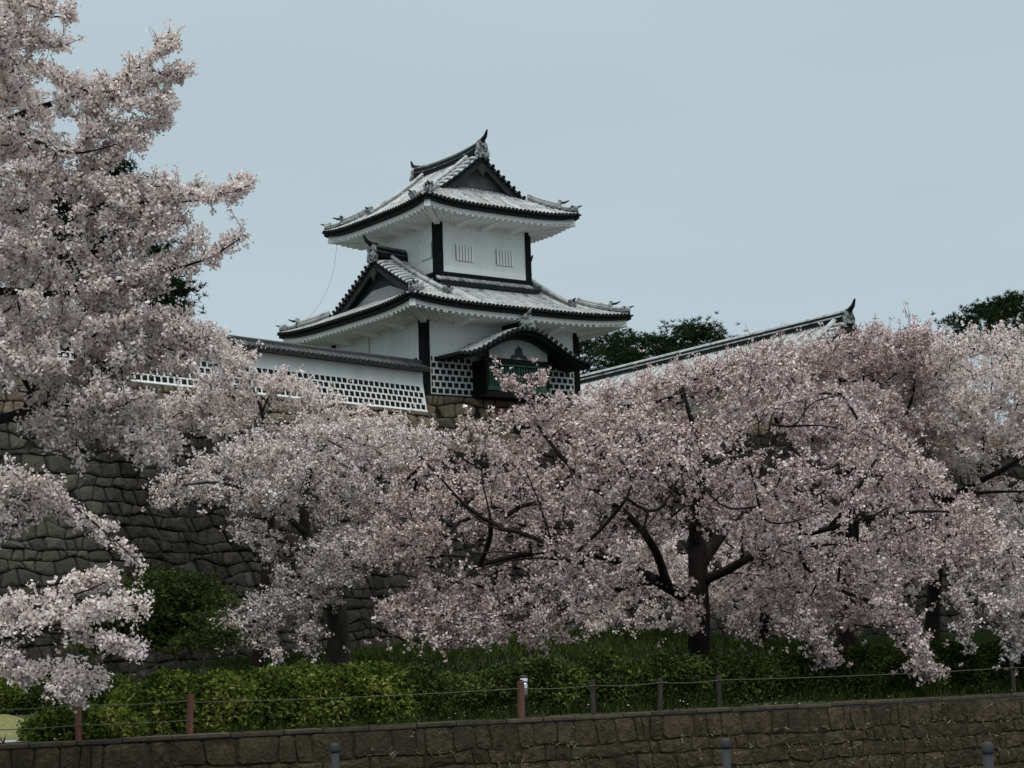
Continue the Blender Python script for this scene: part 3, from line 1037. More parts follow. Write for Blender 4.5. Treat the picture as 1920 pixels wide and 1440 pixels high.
b = MB()
for sg in (1, -1):
    es = np.linspace(0, GW, 8)
    b.sheet([[(x, sg * (GW - e), gzf(e)) for e in es] for x in (0, GL)], 0)
    for i in range(int((GL - .8) / .26)):
        x = .9 + i * .26
        b.tube([(x, sg * (GW - e), gzf(e) + .04) for e in np.linspace(0, GW, 5)], .08, 5, 1, tone=float(rng.random()))
    e = .1
    while e < GW - .15:
        b.tube([(.75, sg * (GW - e), gzf(e) + .07), (.1, sg * (GW - e), gzf(e) + .06), (-.12, sg * (GW - e), gzf(e) - .05)], .10, 6, 1, tone=float(.6 + .4 * rng.random()))
        e += .34
    b.sheet([[(.8, sg * (GW - e), gzf(e) + .015), (-.06, sg * (GW - e), gzf(e) - .04), (-.06, sg * (GW - e), gzf(e) - .3), (.25, sg * (GW - e), gzf(e) - .3)] for e in es], 2)
    b.tube([(.82, sg * (GW - e), gzf(e) + .22) for e in es], .16, 6, 1)
    b.sheet([[(x, sg * GW, GE), (x, sg * (GW - .05), GE - .3), (x, sg * 3.0, GE - .2)] for x in (0, GL)], 2)
groof = b.build('roof', [M['pan'], M['cover'], M['dark_tile']], gate)
b = MB()
xs = np.linspace(.1, GL, 10)
for sg in (1, -1):
    b.sheet([[(x, sg * .26, gh - .62), (x, sg * .26, gh - .30)] for x in xs], 0)
    b.sheet([[(x, sg * .30, gh - .30), (x, sg * .30, gh - .22)] for x in xs], 1)
    b.sheet([[(x, sg * .22, gh - .22), (x, sg * .22, gh - .06)] for x in xs], 0)
b.sheet([[(x, -.3, gh - .22), (x, .3, gh - .22)] for x in xs], 1)
b.tube([(x, 0, gh - .05) for x in xs], .17, 8, 1)
b.build('ridge', [M['dark_tile'], M['cover']], groof)
b = MB()
o_ = [(-.36, -.7), (.36, -.7), (.40, -.45), (.28, -.2), (.22, 0), (-.22, 0), (-.28, -.2), (-.40, -.45)]
b.prism([(-.12, s_, gh + z_) for s_, z_ in o_], (.16, 0, 0), 0)
b.tube([(.2, 0, gh - .05), (-.15, 0, gh + .03), (-.42, 0, gh + .24), (-.58, 0, gh + .58)], [.16, .15, .11, .05], 8, 1)
b.build('finial', [M['ornament'], M['dark_tile']], groof)
b = MB()
tri = [(.3, GW - e, gzf(e) - .05) for e in np.linspace(.3, GW, 8)] + [(.3, -(GW - e), gzf(e) - .05) for e in np.linspace(GW, .3, 8)[1:]]
b.add(tri, [tuple(range(len(tri)))], 0)
for sg in (1, -1):
    es = np.linspace(0, GW, 8)
    b.prism([(.0, sg * (GW - e), gzf(e) - .22) for e in es] + [(.0, sg * (GW - e), gzf(e) - .62) for e in es[::-1]], (.1, 0, 0), 1)
b.build('gable', [M['gable'], M['gable_dark']], groof)


# ------------------------------------------------------------------ trees
def inpoly(p, poly):
    x, y = p[:, 0], p[:, 1]
    c = np.zeros(len(p), bool)
    j = len(poly) - 1
    for i in range(len(poly)):
        xi, yi = poly[i]; xj, yj = poly[j]
        t = ((yi > y) != (yj > y)) & (x < (xj - xi) * (y - yi) / (yj - yi + 1e-9) + xi)
        c ^= t
        j = i
    return c


def sample_poly(poly, n, D, R, r, gaps=0.0, gscale=0.5):
    """points through a crown: outline as seen in the photograph, thickness R in depth, hollow pockets by noise"""
    poly = np.array(poly, float)
    lo, hi = poly.min(0), poly.max(0)
    cx, hw = (lo[0] + hi[0]) / 2, (hi[0] - lo[0]) / 2
    out = []
    while len(out) < n:
        q = r.uniform(lo, hi, (n * 2, 2))
        q = q[inpoly(q, poly)]
        wv = np.sqrt(np.clip(1 - ((q[:, 0] - cx) / hw) ** 2, .12, 1))
        dep = D + R * wv * r.uniform(-1, 1, len(q))
        P = at(q[:, 0], q[:, 1], dep)
        for p in P:
            if gaps and fbm((p[0], p[1], p[2] * 2.2), gscale) < -1 + gaps * 2:
                continue
            out.append(p)
            if len(out) >= n:
                break
    return np.array(out)


def sample_strip(line, width, n, D, R, r):
    line = np.array(line, float)
    seg = np.linalg.norm(np.diff(line, axis=0), axis=1)
    cum = np.concatenate([[0], np.cumsum(seg)])
    t = r.uniform(0, cum[-1], n)
    x = np.interp(t, cum, line[:, 0]); y = np.interp(t, cum, line[:, 1])
    wv = width * (1 - .55 * t / cum[-1])
    return at(x + r.normal(0, .5, n) * wv * .6, y + r.normal(0, .5, n) * wv, D + R * r.uniform(-1, 1, n))


def skeleton(limbs):
    """limbs: list of (points, r0, r1); each later limb starts at its own first point and hangs on the nearest node"""
    P, par, rad = [], [], []
    for pts, r0, r1 in limbs:
        pts = np.array(pts, float)
        if P:
            dd = np.linalg.norm(np.array(P) - pts[0], axis=1)
            q = P[int(dd.argmin())]
            if dd.min() > .7:          # bend smoothly out of the limb it grows from
                m1 = q * .66 + pts[0] * .34 + np.array([.15, -.1, .12]) * dd.min() * .5
                m2 = q * .25 + pts[0] * .75 - (pts[1] - pts[0]) * .25
                pts = np.vstack([q, m1, m2, pts])
        d = np.linalg.norm(np.diff(pts, axis=0), axis=1)
        cum = np.concatenate([[0], np.cumsum(d)])
        n = max(2, int(cum[-1] / 0.35) + 1)
        tt = np.linspace(0, cum[-1], n)
        # smooth curve through the points
        k = len(pts)
        cur = np.stack([np.interp(tt, cum, pts[:, i]) for i in range(3)], 1)
        for _ in range(4):
            cur[1:-1] = .25 * cur[:-2] + .5 * cur[1:-1] + .25 * cur[2:]
        start = -1
        if P:
            dd = np.linalg.norm(np.array(P) - cur[0], axis=1)
            start = int(dd.argmin())
        for i, p in enumerate(cur):
            if i == 0 and start >= 0:
                if np.linalg.norm(np.array(P[start]) - p) < 0.15:
                    continue
            wob = 0.04 * np.array([fbm(p, 1.1), fbm(p + 9, 1.1), fbm(p + 19, 1.1)])
            P.append(p + wob if i else p)
            par.append(start)
            rad.append(r0 + (r1 - r0) * i / (len(cur) - 1))
            start = len(P) - 1
    return np.array(P), par, rad


def grow(P, par, att, bf):
    """join scattered points to the skeleton, each by the shortest balanced path"""
    P = list(P); par = list(par)
    path = []
    for i, p in enumerate(P):
        path.append(0 if par[i] < 0 else path[par[i]] + np.linalg.norm(p - P[par[i]]))
    path = [x * .6 for x in path]
    A = np.array(att)
    k0 = len(P)
    NP = np.array(P)
    best = np.full(len(A), 1e9); arg = np.zeros(len(A), int); bd = np.full(len(A), 1e9)
    for i in range(k0):
        if par[i] >= 0 and i < 4:
            continue
        dd = np.linalg.norm(A - NP[i], axis=1)
        c = dd + bf * path[i]
        u = c < best
        best[u] = c[u]; arg[u] = i; bd[u] = dd[u]
    done = np.zeros(len(A), bool)
    for _ in range(len(A)):
        j = int(np.where(done, 1e9, best).argmin())
        done[j] = True
        P.append(A[j]); par.append(int(arg[j])); path.append(path[arg[j]] + bd[j])
        i = len(P) - 1
        dd = np.linalg.norm(A - A[j], axis=1)
        c = dd + bf * path[i]
        u = (c < best) & ~done
        best[u] = c[u]; arg[u] = i; bd[u] = dd[u]
    return np.array(P), par


def branch_mesh(name, P, par, rad, m, parent, origin, extra=None, sides=7):
    """tapered tubes along every edge of the tree, in ONE mesh"""
    P = np.asarray(P); par = np.asarray(par)
    idx = np.where(par >= 0)[0]
    a, b_ = P[par[idx]], P[idx]
    ra, rb = rad[par[idx]], rad[idx]
    ra = np.minimum(ra, rb * 1.6)
    if extra is not None:
        a = np.vstack([a, extra[0]]); b_ = np.vstack([b_, extra[1]])
        ra = np.concatenate([ra, extra[2]]); rb = np.concatenate([rb, extra[3]])
    t = unit(b_ - a)
    ref = np.where(np.abs(t[:, 2:3]) > .9, np.array([[1., 0, 0]]), np.array([[0, 0, 1.]]))
    x = unit(np.cross(t, ref)); y = np.cross(x, t)
    V, F, off = [], [], 0
    for s_, sel in ((sides, rb > 0.03), (3, rb <= 0.03)):
        if not sel.any():
            continue
        th = np.arange(s_) * 2 * math.pi / s_
        c, s = np.cos(th)[None, :, None], np.sin(th)[None, :, None]
        A_, B_ = a[sel] - t[sel] * (ra[sel] * .35)[:, None], b_[sel]
        ringa = A_[:, None] + (x[sel][:, None] * c + y[sel][:, None] * s) * ra[sel][:, None, None]
        ringb = B_[:, None] + (x[sel][:, None] * c + y[sel][:, None] * s) * rb[sel][:, None, None]
        n = sel.sum()
        V.append(np.concatenate([ringa, ringb], 1).reshape(-1, 3))
        base_ = off + np.arange(n)[:, None] * 2 * s_
        k = np.arange(s_)[None]
        k2 = (k + 1) % s_
        F.append(np.stack([base_ + k, base_ + k2, base_ + s_ + k2, base_ + s_ + k], -1).reshape(-1, 4))
        off += n * 2 * s_
    V = np.vstack(V) - origin; F = np.vstack(F)
    me = bpy.data.meshes.new(name)
    me.vertices.add(len(V)); me.vertices.foreach_set('co', V.reshape(-1).astype(np.float32))
    me.loops.add(F.size); me.loops.foreach_set('vertex_index', F.reshape(-1).astype(np.int32))
    me.polygons.add(len(F)); me.polygons.foreach_set('loop_start', np.arange(len(F), dtype=np.int32) * 4)
    me.polygons.foreach_set('use_smooth', np.ones(len(F), bool))
    me.materials.append(m)
    me.update(calc_edges=True)
    o = bpy.data.objects.new(name, me)
    COL.objects.link(o)
    o.parent = parent
    return o


def leaf_quads(C, per, size, spread, r, tone, tvar, up_bias=0.0, aspect=.8, flat=None):
    """`per` small faces round every centre"""
    n = len(C)
    c = np.repeat(C, per, 0) + r.normal(0, spread, (n * per, 3))
    nrm = unit(r.normal(0, 1, (n * per, 3)) + np.array([0, 0, up_bias]))
    t = unit(np.cross(nrm, r.normal(0, 1, (n * per, 3))))
    b_ = np.cross(nrm, t)
    s = size * r.uniform(.65, 1.25, (n * per, 1))
    V = np.stack([c - t * s, c - b_ * s * aspect, c + t * s, c + b_ * s * aspect], 1)
    tn = np.repeat(tone, per) + r.normal(0, tvar, n * per)
    return V, tn


def cherry(label, limbs, att, mats, seed, twigs=5, tlen=(.22, .58), spacing=.15, size=.043, per=8, bf=.12, droop=0.0, upw=.45,
           bark='bark', group='blossoming cherry trees', r_tip=.0075, dens=1.0, name='cherry_tree'):
    r = np.random.default_rng(seed)
    P0, par0, rad0 = skeleton(limbs)
    P, par = grow(P0, par0, att, bf)
    n = len(P)
    cnt = np.zeros(n)
    kids = np.zeros(n, int)
    for i in range(n):
        if par[i] >= 0:
            kids[par[i]] += 1
    cnt[:] = (kids == 0) * 1.0 + 0.15
    for i in range(n - 1, -1, -1):
        if par[i] >= 0:
            cnt[par[i]] += cnt[i]
    rad = r_tip * cnt ** .50
    rad[:len(rad0)] = np.maximum(rad[:len(rad0)] * .7, np.array(rad0))
    rad = np.maximum(rad, .006)
    # move attractor nodes a little towards smooth curves
    for _ in range(1):
        for i in range(len(P0), n):
            pass
    cen = att.mean(0)
    k0 = len(P0)
    nodes = np.arange(k0, n)
    src = np.repeat(nodes, twigs)
    par_a = np.array(par)
    edge = unit(P[src] - P[par_a[src]])
    # start anywhere along the edge that leads to the node
    f = r.random((len(src), 1)) ** .7
    S0 = P[par_a[src]] * (1 - f) + P[src] * f
    out = unit((S0 - cen) * np.array([1, 1, .5]))
    dirv = unit(.40 * out + np.array([0, 0, upw]) + .35 * edge + r.normal(0, .70, (len(src), 3)))
    low = np.clip((cen[2] - S0[:, 2]) / 3.0, 0, 1)[:, None]
    dirv = unit(dirv + low * np.array([0, 0, -1.0]) * droop)
    ln = r.uniform(tlen[0], tlen[1], (len(src), 1)) * np.where(r.random((len(src), 1)) < .06, 1.9, 1.0)
    bend = r.normal(0, .12, (len(src), 3)) + np.array([0, 0, .10 - .25 * droop])
    S1 = S0 + dirv * ln * .5
    S2 = S0 + dirv * ln + bend * ln
    ex = (np.vstack([S0, S1]), np.vstack([S1, S2]), np.full(len(src) * 2, .0075), np.concatenate([np.full(len(src), .006), np.full(len(src), .004)]))
    root = np.array(P0[0])
    t_ = tag(empty(name, root), label, 'tree', group)
    branch_mesh('trunk', P, par, rad, M[bark], t_, root, ex, 9)
    # blossom clusters along twigs and along thin branches
    m_ = int(tlen[1] / spacing * dens) + 1
    C = []
    for k in range(m_):
        g = (k + r.random((len(src), 1))) / m_
        keep = (r.random(len(src)) < ln[:, 0] / tlen[1])
        pt = np.where(g < .5, S0 + (S1 - S0) * g * 2, S1 + (S2 - S1) * (g * 2 - 1))
        C.append((pt + r.normal(0, .028, pt.shape))[keep])
    thin = nodes[rad[nodes] < .035]
    for k in range(3):
        g = r.random((len(thin), 1))
        C.append(P[thin] * g + P[par_a[thin]] * (1 - g) + r.normal(0, .05, (len(thin), 3)))
    C = np.vstack(C)
    tone = .55 + .20 * r.normal(0, 1, len(C))
    V, tn = leaf_quads(C, per, size, .042, r, tone, .12)
    tn = np.clip(tn, .17, 1)
    bud = r.random(len(tn)) < .13
    tn[bud] = r.uniform(0, .12, bud.sum())
    V[bud] = V[bud].mean(1, keepdims=True) + (V[bud] - V[bud].mean(1, keepdims=True)) * .6
    quads('crown', V - root, tn, mats, t_)
    return len(V)


def limb(*pts, r0=.1, r1=.03):
    return (np.array([at(*p) for p in pts]), r0, r1)


def gp(px, depth):
    """foot of a trunk: on the ground in the direction of column px"""
    p = at(px, 1240, depth)
    return np.array([p[0], p[1], ground_z(p[0], p[1]) - .05])


tot = 0
r0 = np.random.default_rng(21)
# --- the big tree in the middle
T2 = [(700, 1120), (700, 1000), (750, 885), (860, 800), (975, 765), (1100, 728), (1280, 685), (1440, 665), (1560, 720), (1680, 820), (1800, 930), (1880, 1010),
      (1850, 1075), (1730, 1080), (1660, 1165), (1520, 1150), (1440, 1075), (1380, 1010), (1300, 985), (1230, 1020), (1200, 1130), (1100, 1205), (800, 1215), (715, 1180)]
f2 = gp(1310, 50)
tr2 = [(np.array([f2, at(1312, 1170, 50), at(1310, 1090, 50), at(1308, 1020, 50)]), .33, .25),
       limb((1308, 1030, 50), (1300, 960, 49.5), (1330, 880, 49), (1300, 800, 48.5), (1280, 730, 48.5), r0=.20, r1=.04),
       limb((1312, 1060, 50), (1350, 1000, 50.5), (1410, 930, 51), (1450, 840, 51.5), (1470, 760, 52), r0=.20, r1=.04),
       limb((1305, 1130, 50), (1250, 1100, 49.3), (1180, 1060, 48.6), (1100, 1030, 47.8), (1000, 1035, 47), (900, 1060, 46.5), r0=.17, r1=.035),
       limb((1100, 1030, 47.8), (1000, 1000, 47.3), (900, 980, 47), (830, 900, 47), r0=.09, r1=.03),
       limb((1250, 1100, 49.3), (1235, 1040, 48.5), (1200, 980, 47.6), (1130, 930, 47), (1050, 860, 46.5), (1000, 790, 46.8), r0=.13, r1=.035),
       limb((1340, 1010, 50.4), (1300, 940, 52), (1180, 860, 53.5), (1100, 790, 54), r0=.12, r1=.03),
       limb((1318, 1090, 50), (1400, 1050, 49), (1480, 1010, 48), (1560, 990, 47), (1680, 960, 46), (1780, 960, 45.6), r0=.13, r1=.03),
       limb((1480, 1010, 48), (1520, 1070, 47.2), (1570, 1110, 46.6), (1640, 1130, 46), r0=.08, r1=.025),
       limb((1410, 930, 51), (1500, 900, 51.5), (1600, 880, 52), (1680, 860, 52.5), r0=.10, r1=.03),
       limb((1560, 990, 47), (1620, 900, 46.5), (1650, 850, 46.5), r0=.06, r1=.02)]
for ln_ in ([(920, 960), (893, 880), (905, 830), (917, 800)], [(893, 880), (860, 850), (827, 827)], [(960, 1010), (907, 987), (870, 960), (853, 925)],
            [(1060, 1040), (973, 1037), (887, 1033), (820, 1073)], [(1060, 1050), (987, 1042), (927, 1057), (853, 1090), (815, 1116)],
            [(1120, 1062), (1070, 1020), (1027, 990)], [(1200, 900), (1163, 857), (1117, 833), (1083, 832)], [(1240, 980), (1257, 923), (1280, 873)],
            [(1200, 1040), (1193, 993), (1227, 973), (1250, 945)], [(1440, 820), (1413, 760), (1390, 720)], [(1440, 820), (1445, 760), (1470, 720)],
            [(1510, 810), (1500, 767), (1515, 745), (1573, 740)], [(1420, 930), (1413, 890), (1390, 835), (1340, 863)], [(1425, 895), (1450, 860), (1473, 833)],
            [(1560, 900), (1587, 850), (1617, 820)], [(1430, 1000), (1487, 977), (1540, 965), (1580, 948)], [(1490, 800), (1527, 793), (1583, 805)],
            [(1030, 1000), (1010, 930), (985, 880)], [(1150, 940), (1090, 905), (1050, 900)], [(1350, 960), (1300, 900), (1290, 850)], [(1640, 980), (1680, 930), (1730, 905)]):
    q_ = [(x, y, 49 - 6.0 * math.sqrt(max(.12, 1 - ((x - 1290) / 600.) ** 2)) * (.88 - .10 * i / len(ln_))) for i, (x, y) in enumerate(ln_)][::1]
    tr2.append(limb(*q_, r0=.036, r1=.011))
a2 = np.vstack([sample_poly([(1100, 765), (1115, 745), (1200, 728), (1300, 696), (1430, 668), (1460, 710), (1300, 750), (1180, 785)], 120, 50, 2.5, r0), sample_poly(T2, 1700, 49, 6.2, r0, .52, .42),
                sample_poly([(1340, 1130), (1400, 1070), (1600, 1110), (1640, 1170), (1500, 1190), (1370, 1185)], 70, 49, 2.2, r0),
                sample_strip([(1275, 1070), (1300, 1130), (1290, 1180)], 34, 16, 49.2, .5, r0),
                sample_strip([(1640, 1120), (1690, 1170), (1720, 1230), (1740, 1265)], 46, 46, 45.6, .8, r0),
                sample_strip([(1500, 1150), (1530, 1200), (1560, 1245)], 26, 20, 45.6, .5, r0),
                sample_strip([(1000, 780), (985, 730), (930, 700)], 18, 9, 46.5, .3, r0), sample_strip([(1000, 780), (1010, 715), (1030, 700)], 22, 6, 46.5, .3, r0)])
tot += cherry('broad pink cherry tree with a thick dark trunk rising from the hedge below the turret', tr2, a2, PINK, 31, twigs=4, droop=.25, spacing=.16, per=7, size=.042, r_tip=.0088)

# --- near tree at the left edge
T1 = [(-170, -160), (30, -70), (50, 40), (30, 120), (80, 190), (100, 260), (100, 330), (110, 400), (120, 480), (130, 560), (180, 630), (240, 670), (220, 730), (150, 770), (60, 720), (-40, 740), (-170, 800)]
f1 = gp(-330, 37)
tr1 = [(np.array([f1, at(-330, 1150, 36.5), at(-310, 950, 36), at(-290, 820, 35.5)]), .36, .28),
       limb((-290, 820, 35.5), (-260, 600, 34.5), (-220, 400, 34), (-160, 200, 33.5), (-100, 60, 33), r0=.24, r1=.05),
       limb((-300, 880, 35.8), (-180, 830, 34), (-60, 800, 33), (0, 787, 32.6), (48, 775, 32.3), r0=.16, r1=.085),
       limb((48, 775, 32.3), (52, 730, 32.2), (60, 690, 32.1), (80, 670, 32), (130, 650, 31.9), r0=.06, r1=.02),
       limb((54, 725, 32.2), (30, 700, 32), (10, 650, 31.8), r0=.035, r1=.02),
       limb((48, 775, 32.3), (100, 752, 32), (160, 750, 31.6), (220, 790, 31.2), r0=.045, r1=.015),
       limb((-260, 600, 34.5), (-120, 560, 33), (0, 540, 32), (120, 560, 31.5), (210, 530, 31), (310, 508, 30.6), (400, 490, 30.4), (450, 450, 30.3), r0=.12, r1=.012),
       limb((-220, 420, 34), (-80, 420, 32.8), (0, 405, 32), (110, 382, 31.5), (250, 384, 31), (390, 378, 30.6), (470, 346, 30.4), r0=.11, r1=.012),
       limb((-200, 330, 33.8), (-80, 270, 32.6), (0, 230, 32), (100, 190, 31.5), (240, 150, 31), (280, 120, 30.8), (325, 72, 30.6), r0=.11, r1=.012),
       limb((0, 230, 32), (60, 260, 31), (130, 300, 30.4), (220, 270, 30), r0=.06, r1=.012),
       limb((-160, 200, 33.5), (-80, 110, 32.6), (0, 70, 32), (80, 20, 31.6), (140, 35, 31.4), r0=.08, r1=.012),
       limb((-300, 920, 36), (-150, 900, 33), (-20, 870, 31.5), (100, 920, 30.8), (190, 990, 30.2), (262, 1058, 29.8), r0=.10, r1=.01),
       limb((-330, 1080, 36.5), (-180, 1120, 33), (-60, 1160, 31), (80, 1140, 30), (200, 1090, 29.4), r0=.10, r1=.012),
       limb((-60, 1160, 31), (60, 1190, 29.9), (170, 1150, 29.4), (270, 1130, 29), r0=.04, r1=.01),
       limb((60, 1190, 29.9), (160, 1180, 29.3), (270, 1225, 28.9), r0=.03, r1=.01),
       limb((-180, 1140, 33), (-60, 1230, 31), (60, 1262, 30.2), (190, 1282, 29.6), r0=.05, r1=.01)]
a1 = np.vstack([sample_poly([(60, 590), (260, 585), (380, 625), (400, 650), (330, 690), (240, 700), (270, 760), (340, 830), (300, 870), (180, 830), (60, 780)], 230, 32, 1.2, r0, .42, .65), sample_poly(T1, 1150, 32.5, 2.3, r0, .48, .65)] + [sample_strip(l_, w_, n_, 31.0, .6, r0) for l_, w_, n_ in (
                ([(110, 205), (230, 152), (290, 110), (325, 72)], 22, 46), ([(170, 185), (280, 152), (345, 140)], 18, 26), ([(160, 220), (250, 195), (338, 190)], 18, 28),
                ([(140, 250), (240, 240), (315, 228)], 24, 34), ([(90, 290), (190, 290), (275, 262)], 26, 36), ([(120, 330), (170, 320), (210, 300)], 22, 14),
                ([(20, 15), (100, 18), (140, 38)], 18, 22), ([(20, 70), (80, 78), (135, 92)], 22, 22), ([(20, 120), (80, 130), (140, 165)], 20, 20),
                ([(130, 385), (250, 352), (360, 362), (420, 372), (474, 345)], 30, 78), ([(100, 430), (220, 412), (300, 402), (340, 420)], 24, 36),
                ([(140, 470), (240, 452), (336, 425)], 22, 30), ([(160, 520), (290, 500), (380, 490), (452, 448)], 30, 64), ([(330, 470), (385, 440)], 14, 6),
                ([(130, 560), (220, 545), (300, 530)], 26, 24), ([(150, 600), (260, 598), (350, 612), (412, 655)], 44, 80), ([(200, 660), (300, 665), (380, 690)], 34, 40),
                ([(160, 720), (230, 740), (270, 760)], 34, 30), ([(0, 650), (40, 670), (110, 690)], 44, 36), ([(60, 330), (120, 350), (200, 345)], 20, 14))] + [
                sample_strip([(60, 780), (120, 830), (150, 870)], 46, 26, 31.6, .5, r0),
                sample_strip([(180, 770), (240, 800), (290, 870)], 46, 26, 31.4, .5, r0),
                sample_strip([(-60, 880), (60, 910), (190, 990), (262, 1058)], 28, 34, 30.6, .4, r0),
                sample_strip([(-60, 930), (40, 950), (120, 955)], 40, 16, 31, .6, r0),
                sample_strip([(-80, 1010), (20, 1010), (40, 1000)], 30, 8, 31.2, .6, r0),
                sample_strip([(-100, 1180), (60, 1130), (220, 1080)], 40, 44, 30, .6, r0),
                sample_strip([(0, 1190), (150, 1150), (272, 1130)], 22, 30, 29.4, .5, r0),
                sample_strip([(120, 1170), (270, 1226)], 16, 14, 29.2, .4, r0),
                sample_strip([(-60, 1240), (60, 1258), (195, 1275)], 34, 34, 29.9, .5, r0),
                sample_strip([(110, 1262), (150, 1305)], 30, 12, 29.6, .3, r0)])
tot += cherry('creamy pink cherry tree leaning in from the left edge with drooping low branches', tr1, a1, CREAM, 32, twigs=4, tlen=(.08, .28),
              spacing=.085, size=.034, per=8, droop=.15, upw=.3)

# --- tree left of centre before the stone rampart
T3 = [(285, 960), (310, 895), (410, 845), (540, 805), (700, 805), (850, 810), (800, 890), (730, 960), (700, 1050), (640, 1080), (590, 1030), (530, 970), (460, 955), (380, 950)]
f3 = gp(630, 55)
tr3 = [(np.array([f3, at(640, 1180, 55), at(628, 1120, 54.8), at(600, 1060, 54.5)]), .40, .22),
       limb((600, 1060, 54.5), (572, 1000, 54.2), (566, 930, 54), (590, 850, 53.6), (640, 800, 53.5), r0=.19, r1=.04),
       limb((572, 1000, 54.2), (520, 950, 53), (430, 900, 52.4), (340, 910, 52), r0=.10, r1=.03),
       limb((628, 1110, 54.8), (690, 1040, 55), (740, 960, 55), (790, 880, 55), r0=.13, r1=.03),
       limb((600, 1050, 54.5), (540, 1020, 53), (490, 1000, 52), (450, 990, 51.6), r0=.09, r1=.02),
       limb((635, 1150, 54.8), (590, 1110, 53.4), (520, 1120, 52.4), (440, 1150, 51.6), (400, 1180, 51.2), r0=.09, r1=.02),
       limb((600, 1060, 54.5), (560, 1050, 53.6), (520, 1040, 53), (470, 1000, 52.4), r0=.06, r1=.015)]
a3 = np.vstack([sample_poly(T3, 640, 54, 3.6, r0, .50, .5),
                sample_strip([(440, 990), (520, 1035), (600, 1075), (680, 1085)], 34, 50, 52.4, .8, r0),
                sample_strip([(640, 1080), (560, 1120), (480, 1150), (410, 1190)], 62, 120, 52.4, 1.2, r0),
                sample_strip([(500, 1180), (520, 1220), (515, 1240)], 24, 12, 51.8, .4, r0),
                sample_strip([(570, 1170), (585, 1200), (560, 1225)], 24, 12, 51.8, .4, r0)])
tot += cherry('paler cherry tree with a stout grey trunk in front of the dark stone rampart', tr3, a3, WHITE, 33, twigs=4, droop=.3, spacing=.16, per=7, size=.040, r_tip=.0095, bark='bark_grey')

# --- slight tree before the plaster wall
T7 = [(270, 790), (330, 735), (430, 690), (530, 705), (640, 760), (760, 785), (700, 840), (560, 830), (420, 820)]
f7 = gp(480, 58)
tr7 = [(np.array([f7, at(500, 1050, 58.5), at(515, 900, 59), at(496, 790, 59), at(488, 762, 59)]), .2, .06),
       limb((490, 765, 59), (474, 725, 59), (455, 700, 59), r0=.045, r1=.015),
       limb((492, 772, 59), (500, 730, 59), (525, 712, 59), r0=.04, r1=.015),
       limb((505, 840, 59), (600, 800, 59), (680, 770, 59), r0=.06, r1=.02),
       limb((505, 840, 59), (400, 780, 59), (340, 740, 59), r0=.06, r1=.02)]
a7 = np.vstack([sample_poly(T7, 260, 59, 1.6, r0, .40, .6), sample_strip([(430, 720), (430, 680), (470, 665)], 50, 22, 59, .7, r0)])
tot += cherry('slender pale cherry tree whose forked top stands against the black and white plaster wall', tr7, a7, CREAM, 34, twigs=4, tlen=(.22, .5))

# --- trees at the right, behind the big one
T4 = [(1320, 690), (1430, 655), (1540, 645), (1640, 622), (1740, 622), (1760, 720), (1740, 860), (1650, 900), (1520, 850), (1420, 760)]
f4 = gp(1590, 58)
tr4 = [(np.array([f4, at(1588, 1160, 58), at(1595, 1050, 58), at(1600, 950, 58)]), .30, .2),
       limb((1600, 950, 58), (1580, 850, 58), (1530, 760, 58), (1500, 690, 58), r0=.14, r1=.03),
       limb((1600, 960, 58), (1650, 860, 58), (1660, 760, 58), (1640, 680, 58), r0=.14, r1=.03),
       limb((1650, 860, 58), (1700, 790, 58), (1720, 700, 58), r0=.09, r1=.02)]
a4 = sample_poly(T4, 760, 58, 4.2, r0, .46, .45)
tot += cherry('pink cherry tree with upright twigs standing behind the big one, below the gate roof', tr4, a4, PINK, 35, twigs=4, upw=.7)

T5 = [(1660, 750), (1700, 645), (1800, 625), (1900, 620), (2010, 660), (2120, 760), (2120, 930), (1960, 860), (1880, 850), (1820, 880), (1700, 900)]
f5 = gp(1747, 60)
tr5 = [(np.array([f5, at(1748, 1160, 60), at(1756, 1060, 59.6), at(1773, 942, 59)]), .27, .17),
       limb((1773, 942, 59), (1830, 905, 58), (1905, 868, 57), (1990, 800, 56.5), r0=.12, r1=.04),
       limb((1800, 928, 58.6), (1860, 921, 57.8), (1940, 922, 57), r0=.06, r1=.03),
       limb((1768, 970, 59), (1740, 860, 59.5), (1735, 760, 60), (1760, 690, 60), r0=.12, r1=.03),
       limb((1830, 905, 58), (1850, 800, 58), (1860, 700, 58), r0=.09, r1=.02),
       limb((1790, 932, 58.8), (1840, 960, 58.2), (1900, 990, 57.4), r0=.05, r1=.012),
       limb((1830, 905, 58), (1860, 880, 57.6), (1920, 890, 57), r0=.04, r1=.012)]
a5 = np.vstack([sample_poly(T5, 740, 59, 4.2, r0, .46, .45), sample_strip([(1790, 960), (1860, 985), (1930, 990)], 70, 60, 58, 1.5, r0), sample_strip([(1840, 900), (1880, 930), (1950, 930)], 44, 22, 59, 1.5, r0), sample_poly([(1700, 660), (1800, 680), (1830, 800), (1740, 820), (1690, 740)], 90, 60, 2.5, r0)])
tot += cherry('pale cherry tree at the right edge with bare dark forked limbs', tr5, a5, CREAM, 36, twigs=5, upw=.6)

